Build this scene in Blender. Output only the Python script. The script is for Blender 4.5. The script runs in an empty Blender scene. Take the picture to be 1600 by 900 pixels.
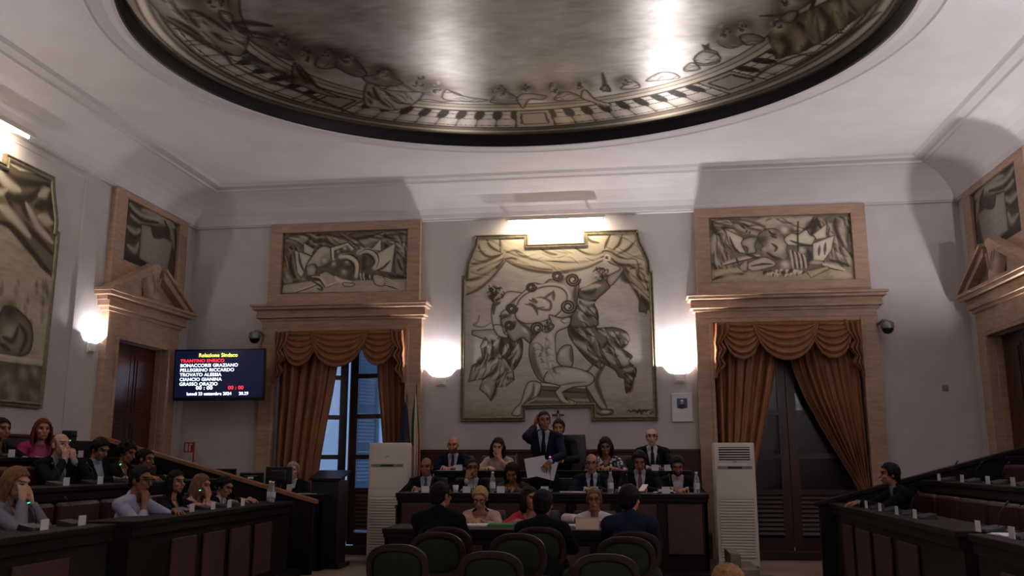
import bpy, bmesh, math, random
import numpy as np
from mathutils import Vector, Matrix
random.seed(7)
rng = np.random.default_rng(7)
C = bpy.context.scene.collection
PI = math.pi
# ------------------------------------------------------------------ camera model (fitted to the room)
FP, PITCH, YAW, ROLL, EYE = 1367.95, .1927, .1312, -.001, 1.4
_F = np.array([-math.sin(YAW)*math.cos(PITCH), math.cos(YAW)*math.cos(PITCH), math.sin(PITCH)])
_R0 = np.array([math.cos(YAW), math.sin(YAW), 0.]); _U0 = np.cross(_R0, _F)
_R = math.cos(ROLL)*_R0+math.sin(ROLL)*_U0; _U = -math.sin(ROLL)*_R0+math.cos(ROLL)*_U0
def hit(px, py, ax, val):
    d = _F+_R*(px-800)/FP+_U*(450-py)/FP
    o = np.array([0, 0, EYE]); return o+d*(val-o[ax])/d[ax]
def at(px, py, Y): return Vector(hit(px, py, 1, Y))
def atx(px, py, X): return Vector(hit(px, py, 0, X))
def atz(px, py, Z): return Vector(hit(px, py, 2, Z))
cd = bpy.data.cameras.new('camera'); cam = bpy.data.objects.new('camera', cd); C.objects.link(cam)
cd.sensor_width = 36; cd.lens = 36*FP/1600; cd.clip_start = .05; cd.clip_end = 200
M4 = Matrix(((_R[0], _U[0], -_F[0], 0), (_R[1], _U[1], -_F[1], 0), (_R[2], _U[2], -_F[2], EYE), (0, 0, 0, 1)))
cam.matrix_world = M4; bpy.context.scene.camera = cam
# ------------------------------------------------------------------ materials
def lin(c): return tuple((x/12.92 if x <= .04045 else ((x+.055)/1.055)**2.4) for x in c)
def hx(s): return lin(tuple(int(s[i:i+2], 16)/255 for i in (0, 2, 4)))
def mat(name, col, rough=.5, metal=0., noise=None, scale=8., amt=.25, bump=0., emit=None, es=1., attr=None, stretch=None, spec=None, alpha=None, trans=0., coat=0., aniso=0.):
    m = bpy.data.materials.new(name); m.use_nodes = True; nt = m.node_tree; b = nt.nodes['Principled BSDF']
    L = nt.links.new
    b.inputs['Base Color'].default_value = (*col, 1); b.inputs['Roughness'].default_value = rough; b.inputs['Metallic'].default_value = metal
    if spec is not None: b.inputs['Specular IOR Level'].default_value = spec
    if coat: b.inputs['Coat Weight'].default_value = coat
    if trans: b.inputs['Transmission Weight'].default_value = trans
    if emit is not None:
        b.inputs['Emission Color'].default_value = (*emit, 1); b.inputs['Emission Strength'].default_value = es
    if aniso:
        b.inputs['Anisotropic'].default_value = aniso; cx_ = nt.nodes.new('ShaderNodeCombineXYZ'); cx_.inputs[1].default_value = 1.; L(cx_.outputs[0], b.inputs['Tangent'])
    src = None
    if attr:
        a = nt.nodes.new('ShaderNodeAttribute'); a.attribute_name = attr; src = a.outputs['Color']; L(src, b.inputs['Base Color'])
    if noise or bump:
        tc = nt.nodes.new('ShaderNodeTexCoord'); mp = nt.nodes.new('ShaderNodeMapping'); L(tc.outputs['Object'], mp.inputs['Vector'])
        if stretch: mp.inputs['Scale'].default_value = stretch
        n = nt.nodes.new('ShaderNodeTexNoise'); n.inputs['Scale'].default_value = scale; n.inputs['Detail'].default_value = 6; L(mp.outputs[0], n.inputs['Vector'])
        if noise:
            r = nt.nodes.new('ShaderNodeMapRange'); r.inputs[1].default_value = .3; r.inputs[2].default_value = .7; L(n.outputs['Fac'], r.inputs[0])
            mx = nt.nodes.new('ShaderNodeMix'); mx.data_type = 'RGBA'
            L(r.outputs[0], mx.inputs['Factor'])
            if src is not None:
                mx.blend_type = 'MULTIPLY'; mx.inputs['A'].default_value = (1, 1, 1, 1); L(src, mx.inputs['A']); mx.inputs['B'].default_value = (1-amt, 1-amt, 1-amt, 1)
            else:
                mx.inputs['A'].default_value = (*col, 1); mx.inputs['B'].default_value = (*noise, 1)
            L(mx.outputs['Result'], b.inputs['Base Color'])
        if bump:
            bp = nt.nodes.new('ShaderNodeBump'); bp.inputs['Strength'].default_value = bump; bp.inputs['Distance'].default_value = .02
            L(n.outputs['Fac'], bp.inputs['Height']); L(bp.outputs[0], b.inputs['Normal'])
    return m
M = dict(
 wall=mat('plaster', hx('c9c3c3'), .8, noise=hx('c0b9b9'), scale=3, bump=.03),
 ceil=mat('ceiling_plaster', hx('d6cfd0'), .85, noise=hx('cec6c7'), scale=2),
 trim=mat('white_moulding', hx('c9c1c1'), .7),
 stone=mat('travertine', hx('b4957e'), .55, noise=hx('9b7c67'), scale=5, stretch=(1, 1, 5), bump=.1),
 stone2=mat('travertine_side', hx('b5967f'), .55, noise=hx('9d7e69'), scale=5, stretch=(1, 1, 5), bump=.1),
 floor=mat('marble_floor', hx('bda896'), .28, noise=hx('a89280'), scale=2, bump=.02),
 wood=mat('dark_wood', hx('180c0a'), .55, noise=hx('100807'), scale=6, stretch=(4, 4, .6), spec=.2),
 redwood=mat('mahogany', hx('4a2320'), .42, noise=hx('351714'), scale=6, stretch=(4, 4, .6)),
 leather=mat('red_leather', hx('421f1e'), .6, noise=hx('351818'), scale=14, bump=.15),
 seatl=mat('brown_leather', hx('45211f'), .38, noise=hx('371816'), scale=14, bump=.12),
 blackl=mat('black_leather', hx('17141a'), .4, noise=hx('0e0c10'), scale=12, bump=.1),
 black=mat('black_plastic', hx('0d0d10'), .35),
 grey=mat('grey_metal', hx('85858a'), .4, metal=.5),
 rail=mat('light_rail_wood', hx('8a6148'), .45, noise=hx('74503a'), scale=8),
 green=mat('green_velvet', hx('1d2617'), .9, noise=hx('161d11'), scale=20),
 chairwood=mat('chair_walnut', hx('2c1a15'), .38, noise=hx('20120e'), scale=9),
 white=mat('white_plastic', hx('dcd2ca'), .45),
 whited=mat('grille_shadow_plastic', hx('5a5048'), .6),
 paper=mat('white_paper', hx('dcd8de'), .8),
 pinkpaper=mat('buff_card', hx('cdb49c'), .8),
 greenf=mat('green_folder', hx('2f7a4c'), .6),
 gold=mat('gilt_frame', hx('877c64'), .45, metal=.25, noise=hx('665c4a'), scale=16, bump=.1),
 curtain=mat('ochre_satin', hx('96623c'), .5, noise=hx('804f2f'), scale=4, stretch=(3, 3, .6)),
 fringe=mat('curtain_fringe', hx('8a6244'), .8, noise=hx('704c32'), scale=40),
 glass=mat('window_glass', (.9, .95, 1), .12, trans=1., spec=.5),
 bluewood=mat('pale_blue_shutter', hx('8fa6b8'), .6),
 winwood=mat('window_wood', hx('3c1f18'), .4, noise=hx('2c1510'), scale=6, stretch=(4, 4, .6)),
 doorwood=mat('door_mahogany', hx('4a211e'), .28, noise=hx('38150f'), scale=4, stretch=(3, 3, .5)),
 lampglow=mat('lamp_glass', (.7, .7, .7), .4, emit=(1, .97, .98), es=.55),
 tube=mat('lamp_tube', (1, 1, 1), .4, emit=(1, .86, .62), es=14.),
 bottle=mat('clear_plastic', (.85, .9, .95), .1, trans=.8),
 label=mat('bottle_label', hx('c8ccd4'), .6),
 screen=mat('screen_black', hx('05060c'), .25, emit=(.004, .005, .02), es=.6),
 twhite=mat('screen_white_text', (1, 1, 1), .5, emit=(.72, .8, 1.), es=1.5),
 tred=mat('screen_red_text', (1, 0, 0), .5, emit=(1., .03, .05), es=1.1),
 tyel=mat('screen_yellow_text', (1, 1, 0), .5, emit=(.9, .85, .12), es=1.1),
 led=mat('green_led', (0, 1, 0), .5, emit=(.05, 1., .3), es=3.),
 pinkled=mat('pink_led', (1, 0, .4), .5, emit=(1., .08, .45), es=6.),
 flagblue=mat('flag_blue', hx('141d3a'), .7), flaggreen=mat('flag_green', hx('1f6a44'), .7), flagwhite=mat('flag_white', hx('d8c8b8'), .7), flagred=mat('flag_red', hx('8a2420'), .7),
 signred=mat('sign_red', hx('9a2a26'), .5), photo=mat('photo_blue', hx('2c5a80'), .4), steel=mat('stainless', hx('9a948e'), .35, metal=.8),
 stepm=mat('step_marble', hx('7c7464'), .3, noise=hx('5e5748'), scale=3),
 canvas=mat('painted_canvas', (.5, .5, .5), .5, attr='paint', spec=.35),
 ceilcanvas=mat('painted_ceiling_canvas', (.5, .5, .5), .42, metal=.85, attr='paint', aniso=.75, bump=.10, scale=9, stretch=(1, 2.2, 1)),
 sign=mat('sign_white', hx('c8b8b4'), .6),
)
# ------------------------------------------------------------------ mesh helpers
def props(o, label=None, cat=None, group=None, kind=None):
    if label: o['label'] = label
    if cat: o['category'] = cat
    if group: o['group'] = group
    if kind: o['kind'] = kind
    return o
def empty(name, loc, rz=0, label=None, cat=None, group=None):
    o = bpy.data.objects.new(name, None); C.objects.link(o); o.location = loc; o.rotation_euler = (0, 0, rz); o.empty_display_size = .1
    return props(o, label, cat, group)
class MB:
    def __init__(s): s.v = []; s.f = []; s.mi = []; s.cur = 0; s.sm = False
    def add(s, vs, fs):
        n = len(s.v); s.v += [tuple(v) for v in vs]; s.f += [tuple(i+n for i in f) for f in fs]; s.mi += [s.cur]*len(fs); return s
    def box(s, x0, x1, y0, y1, z0, z1, R=None):
        vs = [(x, y, z) for z in (z0, z1) for y in (y0, y1) for x in (x0, x1)]
        if R is not None: vs = [R@Vector(v) for v in vs]
        return s.add(vs, [(0, 2, 3, 1), (4, 5, 7, 6), (0, 1, 5, 4), (2, 6, 7, 3), (0, 4, 6, 2), (1, 3, 7, 5)])
    def tube(s, pts, r, n=8, cap=True):
        pts = [Vector(p) for p in pts]; rs = r if isinstance(r, (list, tuple)) else [r]*len(pts); vs = []; fs = []
        for i, p in enumerate(pts):
            t = (pts[min(i+1, len(pts)-1)]-pts[max(i-1, 0)]).normalized()
            a = Vector((0, 0, 1)) if abs(t.z) < .9 else Vector((1, 0, 0)); u = t.cross(a).normalized(); w = t.cross(u)
            for k in range(n):
                q = 2*PI*k/n; vs.append(p+(u*math.cos(q)+w*math.sin(q))*rs[i])
        for i in range(len(pts)-1):
            for k in range(n): fs.append((i*n+k, i*n+(k+1) % n, (i+1)*n+(k+1) % n, (i+1)*n+k))
        if cap: fs += [tuple(range(n)), tuple(range(len(vs)-1, len(vs)-n-1, -1))]
        return s.add(vs, fs)
    def lathe(s, prof, c=(0, 0, 0), n=16, a0=0, a1=2*PI):
        vs = []; fs = []; full = abs(a1-a0-2*PI) < 1e-6; m = n if full else n+1
        for (r, z) in prof:
            for k in range(m):
                a = a0+(a1-a0)*k/n; vs.append((c[0]+r*math.cos(a), c[1]+r*math.sin(a), c[2]+z))
        for i in range(len(prof)-1):
            for k in range(n): fs.append((i*m+k, i*m+(k+1) % m, (i+1)*m+(k+1) % m, (i+1)*m+k))
        return s.add(vs, fs)
    def sheet(s, P, nu, nv):   # P(i,j)->point
        vs = [P(i/(nu-1), j/(nv-1)) for j in range(nv) for i in range(nu)]
        fs = [(j*nu+i, j*nu+i+1, (j+1)*nu+i+1, (j+1)*nu+i) for j in range(nv-1) for i in range(nu-1)]
        return s.add(vs, fs)
    def prism(s, poly, fn, h0, h1):   # poly 2D, fn(a,b,h)->xyz
        n = len(poly); vs = [fn(a, b, h0) for a, b in poly]+[fn(a, b, h1) for a, b in poly]
        fs = [tuple(range(n-1, -1, -1)), tuple(range(n, 2*n))]+[(i, (i+1) % n, n+(i+1) % n, n+i) for i in range(n)]
        return s.add(vs, fs)
    def sphere(s, c, r, n=12, m=8):
        r3 = r if isinstance(r, (tuple, list)) else (r, r, r); vs = []; fs = []
        for j in range(m+1):
            for k in range(n):
                t = PI*j/m; a = 2*PI*k/n; t = min(max(t, 1e-3), PI-1e-3)
                vs.append((c[0]+r3[0]*math.sin(t)*math.cos(a), c[1]+r3[1]*math.sin(t)*math.sin(a), c[2]+r3[2]*math.cos(t)))
        for j in range(m):
            for k in range(n): fs.append((j*n+k, j*n+(k+1) % n, (j+1)*n+(k+1) % n, (j+1)*n+k))
        return s.add(vs, fs)
    def build(s, name, m, parent=None, bevel=0, smooth=False, solid=0, kind=None, sub=0):
        me = bpy.data.meshes.new(name); me.from_pydata(s.v, [], s.f)
        ms = m if isinstance(m, (list, tuple)) else [m]
        for x in ms: me.materials.append(M[x] if isinstance(x, str) else x)
        if len(ms) > 1: me.polygons.foreach_set('material_index', s.mi)
        bm = bmesh.new(); bm.from_mesh(me); bmesh.ops.recalc_face_normals(bm, faces=bm.faces); bm.to_mesh(me); bm.free()
        if smooth: me.polygons.foreach_set('use_smooth', [True]*len(me.polygons))
        o = bpy.data.objects.new(name, me); C.objects.link(o)
        if parent: o.parent = parent
        if solid:
            d = o.modifiers.new('solid', 'SOLIDIFY'); d.thickness = solid; d.offset = 0
        if bevel:
            d = o.modifiers.new('bevel', 'BEVEL'); d.width = bevel; d.segments = 2; d.limit_method = 'ANGLE'
        if kind: o['kind'] = kind
        return o
def copy_tree(o, parent=None):
    c = o.copy(); C.objects.link(c); c.parent = parent
    if parent is not None: c.matrix_parent_inverse = o.matrix_parent_inverse.copy()
    for ch in list(o.children): copy_tree(ch, c)
    return c
# ------------------------------------------------------------------ paint kit: pigment on real canvases, in canvas coordinates
def crom(pts, n=8, closed=False):
    P = np.array(pts, float); N = len(P); out = []
    rngi = range(N if closed else N-1)
    for i in rngi:
        if closed: a, b, c, d = P[(i-1) % N], P[i], P[(i+1) % N], P[(i+2) % N]
        else: a, b, c, d = P[max(i-1, 0)], P[i], P[i+1], P[min(i+2, N-1)]
        for k in range(n):
            t = k/n; out.append(.5*((2*b)+(-a+c)*t+(2*a-5*b+4*c-d)*t*t+(-a+3*b-3*c+d)*t**3))
    if not closed: out.append(P[-1])
    return np.array(out)
RAMP_T = np.array([0, .2, .4, .6, .8, 1.])
RAMP = np.array([[.010, .007, .005], [.050, .037, .027], [.19, .155, .125], [.43, .385, .345], [.62, .585, .55], [.82, .80, .775]])
class Canvas:
    """a grid of pigment samples on a plane; u,v in metres"""
    def __init__(s, fn, w, h, step, base=.6):
        s.fn = fn; s.nx = int(w/step)+1; s.ny = int(h/step)+1
        s.u = np.linspace(0, w, s.nx); s.v = np.linspace(0, h, s.ny); s.U, s.V = np.meshgrid(s.u, s.v)
        s.L = np.full(s.U.shape, base); s.W = np.zeros(s.U.shape)   # tone, warmth
        s.px = .0095; s.k = (0, 0, 1., 1.); s.wk = .80; s.ek = .75; s.mask = None
    def crop(s, x0, y0, sc): s.k = (x0, y0, sc)
    def cv(s, pts):
        x0, y0, sc = s.k[:3]; return np.array([s.topl(x0+x/sc, y0+y/sc) for x, y in pts])
    def _win(s, P, pad):
        a = np.searchsorted(s.u, P[:, 0].min()-pad); b = np.searchsorted(s.u, P[:, 0].max()+pad)
        c = np.searchsorted(s.v, P[:, 1].min()-pad); d = np.searchsorted(s.v, P[:, 1].max()+pad)
        return slice(c, d), slice(a, b)
    def dist(s, P, sl, closed):
        X = s.U[sl]; Y = s.V[sl]; D = np.full(X.shape, 1e9); T = np.zeros(X.shape); ins = np.zeros(X.shape, bool); N = len(P)
        for i in range(N if closed else N-1):
            a = P[i]; b = P[(i+1) % N]; e = b-a; l = e@e+1e-12
            t = np.clip(((X-a[0])*e[0]+(Y-a[1])*e[1])/l, 0, 1); d = np.hypot(X-a[0]-t*e[0], Y-a[1]-t*e[1])
            m = d < D; D[m] = d[m]; T[m] = (i+t[m])/(N-1)
            if closed:
                c = ((a[1] > Y) != (b[1] > Y)) & (X < (b[0]-a[0])*(Y-a[1])/(b[1]-a[1]+1e-12)+a[0]); ins ^= c
        return D, T, ins
    def line(s, pts, w=2., tone=.1, a=.8, smooth=True, taper=True, warm=None, raw=False):
        P = np.array(pts, float) if raw else s.cv(pts)
        if smooth and len(P) > 2: P = crom(P, 6)
        w = w*s.px*s.wk; sl = s._win(P, w*3)
        if s.U[sl].size == 0: return
        D, T, _ = s.dist(P, sl, False)
        ww = w*(.35+.65*np.sin(PI*np.clip(T, .02, .98))) if taper else w
        al = a*np.exp(-(D/ww)**2.6)*(s.mask[sl] if s.mask is not None else 1); s.L[sl] = s.L[sl]*(1-al)+tone*al
        if warm is not None: s.W[sl] = s.W[sl]*(1-al)+warm*al
    def poly(s, pts, tone=.6, edge=.25, ew=5., soft=.8, grad=None, smooth=True, a=1., warm=None, raw=False, outline=.0, mott=.0):
        P = np.array(pts, float) if raw else s.cv(pts)
        if smooth: P = crom(P, 5, True)
        sl = s._win(P, 4*s.px)
        if s.U[sl].size == 0: return
        D, T, ins = s.dist(P, sl, True); sd = np.where(ins, D, -D)
        al = a*np.clip(sd/(soft*s.px)+.5, 0, 1); din = np.maximum(sd, 0)/(ew*s.px)
        t = tone-edge*.8*np.exp(-(din/s.ek)**1.2)
        if grad:  # (du,dv,amount) lit from one side
            X = s.U[sl]; Y = s.V[sl]; g = ((X-P[:, 0].mean())*grad[0]+(Y-P[:, 1].mean())*grad[1])/(max(np.ptp(P[:, 0]), np.ptp(P[:, 1]))/2+1e-6)
            t = t+grad[2]*g
        s.L[sl] = s.L[sl]*(1-al)+t*al
        if warm is not None: s.W[sl] = s.W[sl]*(1-al)+warm*al
        if outline:
            o = outline*np.exp(-(D/(.8*s.px))**2); s.L[sl] = s.L[sl]*(1-o)+.1*o
    def blob(s, c, r, tone, a=.7, sq=1.):
        P = s.cv([c]); r = r/s.k[2]*s.px
        sl = s._win(P, r*2.6); X = s.U[sl]-P[0, 0]; Y = s.V[sl]-P[0, 1]; al = a*np.exp(-(X*X+Y*Y*sq)/(r*r))*(s.mask[sl] if s.mask is not None else 1); s.L[sl] = s.L[sl]*(1-al)+tone*al
    def clip(s, pts, smooth=True):
        P = s.cv(pts); P = crom(P, 4, True) if smooth else P; m = np.zeros(s.U.shape); sl = s._win(P, s.px)
        D, T, ins = s.dist(P, sl, True); m[sl] = np.clip(np.where(ins, D, -D)/(2*s.px)+.1, 0, 1); s.mask = m
    def folds(s, pts, n, ang, ln, seed, w=3.2, dark=.10, light=.80, a=.6, bend=.35, smooth=True):
        # brushed folds that stay inside an outline; ang in degrees in crop space, ln in crop units
        s.clip(pts, smooth); g = np.random.default_rng(seed); A = np.array(pts, float); lo, hi = A.min(0), A.max(0)
        for k in range(n):
            c = lo+(hi-lo)*g.random(2); t = math.radians(ang+g.uniform(-22, 22)); d = np.array([math.cos(t), math.sin(t)]); nn = np.array([-d[1], d[0]]); b = g.uniform(-bend, bend)*ln; L = ln*g.uniform(.6, 1.2)
            P = [c-d*L/2, c+nn*b*.5, c+d*L/2+nn*b*.2]
            s.line(P, w*g.uniform(.6, 1.2), dark, a); o = nn*w*2.1*s.k[2]*.5*(1 if g.random() < .7 else -1)
            s.line([p+o for p in P], w*g.uniform(.8, 1.4), light, a*.75)
        s.mask = None
    def curls(s, c, r, n, seed, dark=.08, light=.6):
        g = np.random.default_rng(seed)
        for k in range(n):
            q = g.uniform(0, 2*PI); rr = r*math.sqrt(g.random()); x, y = c[0]+rr*math.cos(q), c[1]+rr*math.sin(q); t0 = g.uniform(0, 6); e = r*.32
            s.line([(x+e*math.cos(t0+t), y+e*math.sin(t0+t)) for t in (0, .9, 1.8, 2.7)], 1.5, dark if k % 3 else light, .75)
    def noise(s, amp, cell, ax=1., seed=0):
        g = np.random.default_rng(seed); n = g.standard_normal(s.U.shape)
        for axis, c in ((1, cell*ax), (0, cell)):
            k = max(1, int(c)); ker = np.hanning(2*k+3)[1:-1]; ker /= ker.sum(); n = np.apply_along_axis(lambda r: np.convolve(r, ker, 'same'), axis, n)
        s.L += amp*n/(n.std()+1e-9)
    def topl(s, px, py): return s.inv(px, py)
    def build(s, name, m, inside=None, parent=None, gain=1.):
        L = np.clip(s.L, 0, 1).ravel(); col = np.stack([np.interp(L, RAMP_T, RAMP[:, i]) for i in range(3)], 1)
        W = np.clip(s.W.ravel(), -1, 1)[:, None]; col = col*(1+W*np.array([.08, .0, -.30]))*gain
        V = np.array([s.fn(a, b) for a, b in zip(s.U.ravel(), s.V.ravel())])
        nx, ny = s.nx, s.ny; idx = np.arange(nx*ny).reshape(ny, nx)
        F = np.stack([idx[:-1, :-1], idx[:-1, 1:], idx[1:, 1:], idx[1:, :-1]], -1).reshape(-1, 4)
        if inside is not None:
            cu = (s.U[:-1, :-1]+s.U[1:, 1:])/2; cvv = (s.V[:-1, :-1]+s.V[1:, 1:])/2
            F = F[inside(cu, cvv).ravel()]
        used = np.unique(F); mp = -np.ones(nx*ny, int); mp[used] = np.arange(len(used)); F = mp[F]
        me = bpy.data.meshes.new(name); me.vertices.add(len(used)); me.vertices.foreach_set('co', V[used].ravel())
        me.loops.add(F.size); me.loops.foreach_set('vertex_index', F.ravel()); me.polygons.add(len(F)); me.polygons.foreach_set('loop_start', np.arange(0, F.size, 4))
        me.update(calc_edges=True)
        at_ = me.color_attributes.new('paint', 'FLOAT_COLOR', 'POINT'); at_.data.foreach_set('color', np.concatenate([col[used], np.ones((len(used), 1))], 1).ravel())
        me.materials.append(M[m] if isinstance(m, str) else m)
        o = bpy.data.objects.new(name, me); C.objects.link(o)
        if parent: o.parent = parent
        return o
def inpoly(P):
    def f(X, Y):
        ins = np.zeros(X.shape, bool); N = len(P)
        for i in range(N):
            a = P[i]; b = P[(i+1) % N]; ins ^= ((a[1] > Y) != (b[1] > Y)) & (X < (b[0]-a[0])*(Y-a[1])/(b[1]-a[1]+1e-12)+a[0])
        return ins
    return f
def inset(P, d):
    P = [Vector(p) for p in P]; N = len(P); out = []
    A = sum(P[i].x*P[(i+1) % N].y-P[(i+1) % N].x*P[i].y for i in range(N)); sg = 1 if A > 0 else -1
    for i in range(N):
        e0 = (P[i]-P[i-1]).normalized(); e1 = (P[(i+1) % N]-P[i]).normalized()
        n0 = Vector((-e0.y, e0.x))*sg; n1 = Vector((-e1.y, e1.x))*sg; n = (n0+n1); k = n.length_squared
        out.append(P[i]+n*(2*d/k if k > .3 else d))
    return [tuple(p) for p in out]
def frame_ring(P, fn, prof, name, m, parent=None):
    """sweep profile [(inset, height)...] round outline P; fn(u,v,h)->xyz"""
    mb = MB(); rings = [inset(P, d) if d else P for d, h in prof]; N = len(P); vs = []; fs = []
    for (d, h), R in zip(prof, rings): vs += [fn(a, b, h) for a, b in R]
    for j in range(len(prof)-1):
        for i in range(N): fs.append((j*N+i, j*N+(i+1) % N, (j+1)*N+(i+1) % N, (j+1)*N+i))
    mb.add(vs, fs); return mb.build(name, m, parent)
# ================================================================== ROOM
XC, HW, YB, YR = -1.04, 5.87, 13.0, -3.0
XL, XR = XC-HW, XC+HW
ZC = 5.53
WX = [XC-3.31, XC+3.31]; OH, OZ = 1.03, 3.34
def S(name, mb, m, **k): return mb.build(name, m, kind='structure', **k)
mb = MB(); mb.box(XL-.4, XR+.4, YR-.4, YB+.6, -.2, 0); S('floor', mb, 'floor')
mb = MB(); xs = [XL-.4, WX[0]-OH, WX[0]+OH, WX[1]-OH, WX[1]+OH, XR+.4]
for i in (0, 2, 4): mb.box(xs[i], xs[i+1], YB, YB+.35, 0, 5.9)
for i in (1, 3): mb.box(xs[i], xs[i+1], YB, YB+.35, OZ, 5.9)
S('wall_back', mb, 'wall')
DY0, DY1, DZ = 10.95, 12.25, 3.0
for s, nm in ((-1, 'wall_left'), (1, 'wall_right')):
    a, b = (XL-.35, XL) if s < 0 else (XR, XR+.35); mb = MB()
    mb.box(a, b, YR-.4, DY0, 0, 5.9); mb.box(a, b, DY1, YB, 0, 5.9); mb.box(a, b, DY0, DY1, DZ, 5.9); S(nm, mb, 'wall')
mb = MB(); mb.box(XL, XR, YR-.35, YR, 0, 5.9); S('wall_rear', mb, 'wall')
# ceiling with an oval opening
EX, EY, RX, RY = XC, 7.9, 3.75, 3.12
def ell(a, k=0.): return (EX+(RX+k)*math.cos(a), EY+(RY+k)*math.sin(a))
IN = .84; rx0, rx1, ry0, ry1 = XL+IN, XR-IN, YR+IN, YB-IN
ang = sorted([2*PI*k/192 for k in range(192)]+[math.atan2(y-EY, x-EX) % (2*PI) for x in (rx0, rx1) for y in (ry0, ry1)])
def rect_at(a):
    c, s_ = math.cos(a), math.sin(a); ts = []
    if abs(c) > 1e-9: ts.append(((rx1 if c > 0 else rx0)-EX)/c)
    if abs(s_) > 1e-9: ts.append(((ry1 if s_ > 0 else ry0)-EY)/s_)
    t = min(ts); return (EX+t*c, EY+t*s_)
vs = []; fs = []; n = len(ang)
for a in ang:
    aa = math.atan2(math.sin(a)/RY*1, math.cos(a)/RX*1)  # same direction on the ellipse
    k = 1/math.hypot(math.cos(a)/(RX+.3), math.sin(a)/(RY+.3)); vs.append((EX+k*math.cos(a), EY+k*math.sin(a), ZC)); q = rect_at(a); vs.append((q[0], q[1], ZC))
for i in range(n): j = (i+1) % n; fs.append((2*i, 2*j, 2*j+1, 2*i+1))
mb = MB(); mb.add(vs, fs); S('ceiling', mb, 'ceil')
mb = MB(); mb.box(XL-.35, XR+.35, YR-.35, YB+.35, 5.9, 6.0); S('roof_slab', mb, 'ceil')
def oval_ring(prof, name, m):
    vs = []; fs = []; N = 256
    for d, z in prof:
        for k in range(N): p = ell(2*PI*k/N, d); vs.append((*p, z))
    for j in range(len(prof)-1):
        for k in range(N): fs.append((j*N+k, j*N+(k+1) % N, (j+1)*N+(k+1) % N, (j+1)*N+k))
    mb = MB(); mb.add(vs, fs); return S(name, mb, m, smooth=False)
oval_ring([(.3, ZC), (.29, 5.50), (.27, 5.495), (.25, 5.51), (.12, 5.515), (.105, 5.485), (.03, 5.475), (0, 5.485)], 'trim_1', 'trim')
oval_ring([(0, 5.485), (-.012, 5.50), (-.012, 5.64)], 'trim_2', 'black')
# cornice and cove round the room
def rect_ring(prof, name, m):
    vs = []; fs = []
    for d, z in prof: vs += [(XL+d, YR+d, z), (XR-d, YR+d, z), (XR-d, YB-d, z), (XL+d, YB-d, z)]
    for j in range(len(prof)-1):
        for k in range(4): fs.append((j*4+k, j*4+(k+1) % 4, (j+1)*4+(k+1) % 4, (j+1)*4+k))
    mb = MB(); mb.add(vs, fs); return S(name, mb, m)
rect_ring([(0, 5.05), (.05, 5.055), (.055, 5.075), (.07, 5.08)], 'trim_3', 'trim')
rect_ring([(.07, 5.08), (.085, 5.14), (.13, 5.22), (.21, 5.30), (.32, 5.37), (.46, 5.43), (.62, 5.475)], 'ceiling_cove', 'ceil')
rect_ring([(.62, 5.475), (.63, 5.465), (.66, 5.465), (.68, 5.49), (.80, 5.495), (.82, 5.515), (.84, ZC)], 'trim_4', 'trim')
# shallow wall panels (raised beads)
tn = 5
def bead(pts, name=None):
    global tn
    mb = MB(); mb.tube(pts, .018, 6); S('trim_%d' % tn, mb, 'trim'); tn += 1
for s in (-1, 1):
    X = XC+s*HW; ya, yb = 6.0, 10.07
    bead([(X, ya, .3), (X, ya, 4.98), (X, yb, 4.98), (X, yb, .3)])
for s in (-1, 1): bead([(XC+s*HW, 12.8, .3), (XC+s*HW, 12.8, 5.04)])
# ---------------- window surrounds, windows, curtains
def surround(cx, num):
    mb = MB(); y0 = 12.86
    for s in (-1, 1):
        a, b = sorted((cx+s*OH, cx+s*1.27)); mb.box(a, b, y0, YB, 0, 3.40)
        a, b = sorted((cx+s*(OH-.0), cx+s*(OH+.05))); mb.box(a, b, y0-.02, y0, 0, 3.36)
    mb.box(cx-OH, cx+OH, y0, YB, OZ, 3.40); mb.box(cx-1.27, cx+1.27, y0, YB, 3.40, 3.52)
    for (h, d, z0, z1) in ((1.30, .17, 3.50, 3.54), (1.34, .24, 3.54, 3.585), (1.335, .22, 3.585, 3.66), (1.37, .33, 3.66, 3.70), (1.39, .37, 3.70, 3.735)): mb.box(cx-h, cx+h, YB-d, YB, z0, z1)
    ph, pz0, pz1, w = 1.22, 3.735, 5.06, .2
    mb.box(cx-ph, cx+ph, 12.87, YB, pz0, 3.93); mb.box(cx-ph, cx+ph, 12.87, YB, 4.92, pz1)
    for s in (-1, 1): a, b = sorted((cx+s*1.015, cx+s*ph)); mb.box(a, b, 12.87, YB, 3.93, 4.92)
    return S('trim_%d' % num, mb, 'stone', bevel=.006)
for i, cx in enumerate(WX): surround(cx, 20+i)
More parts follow.
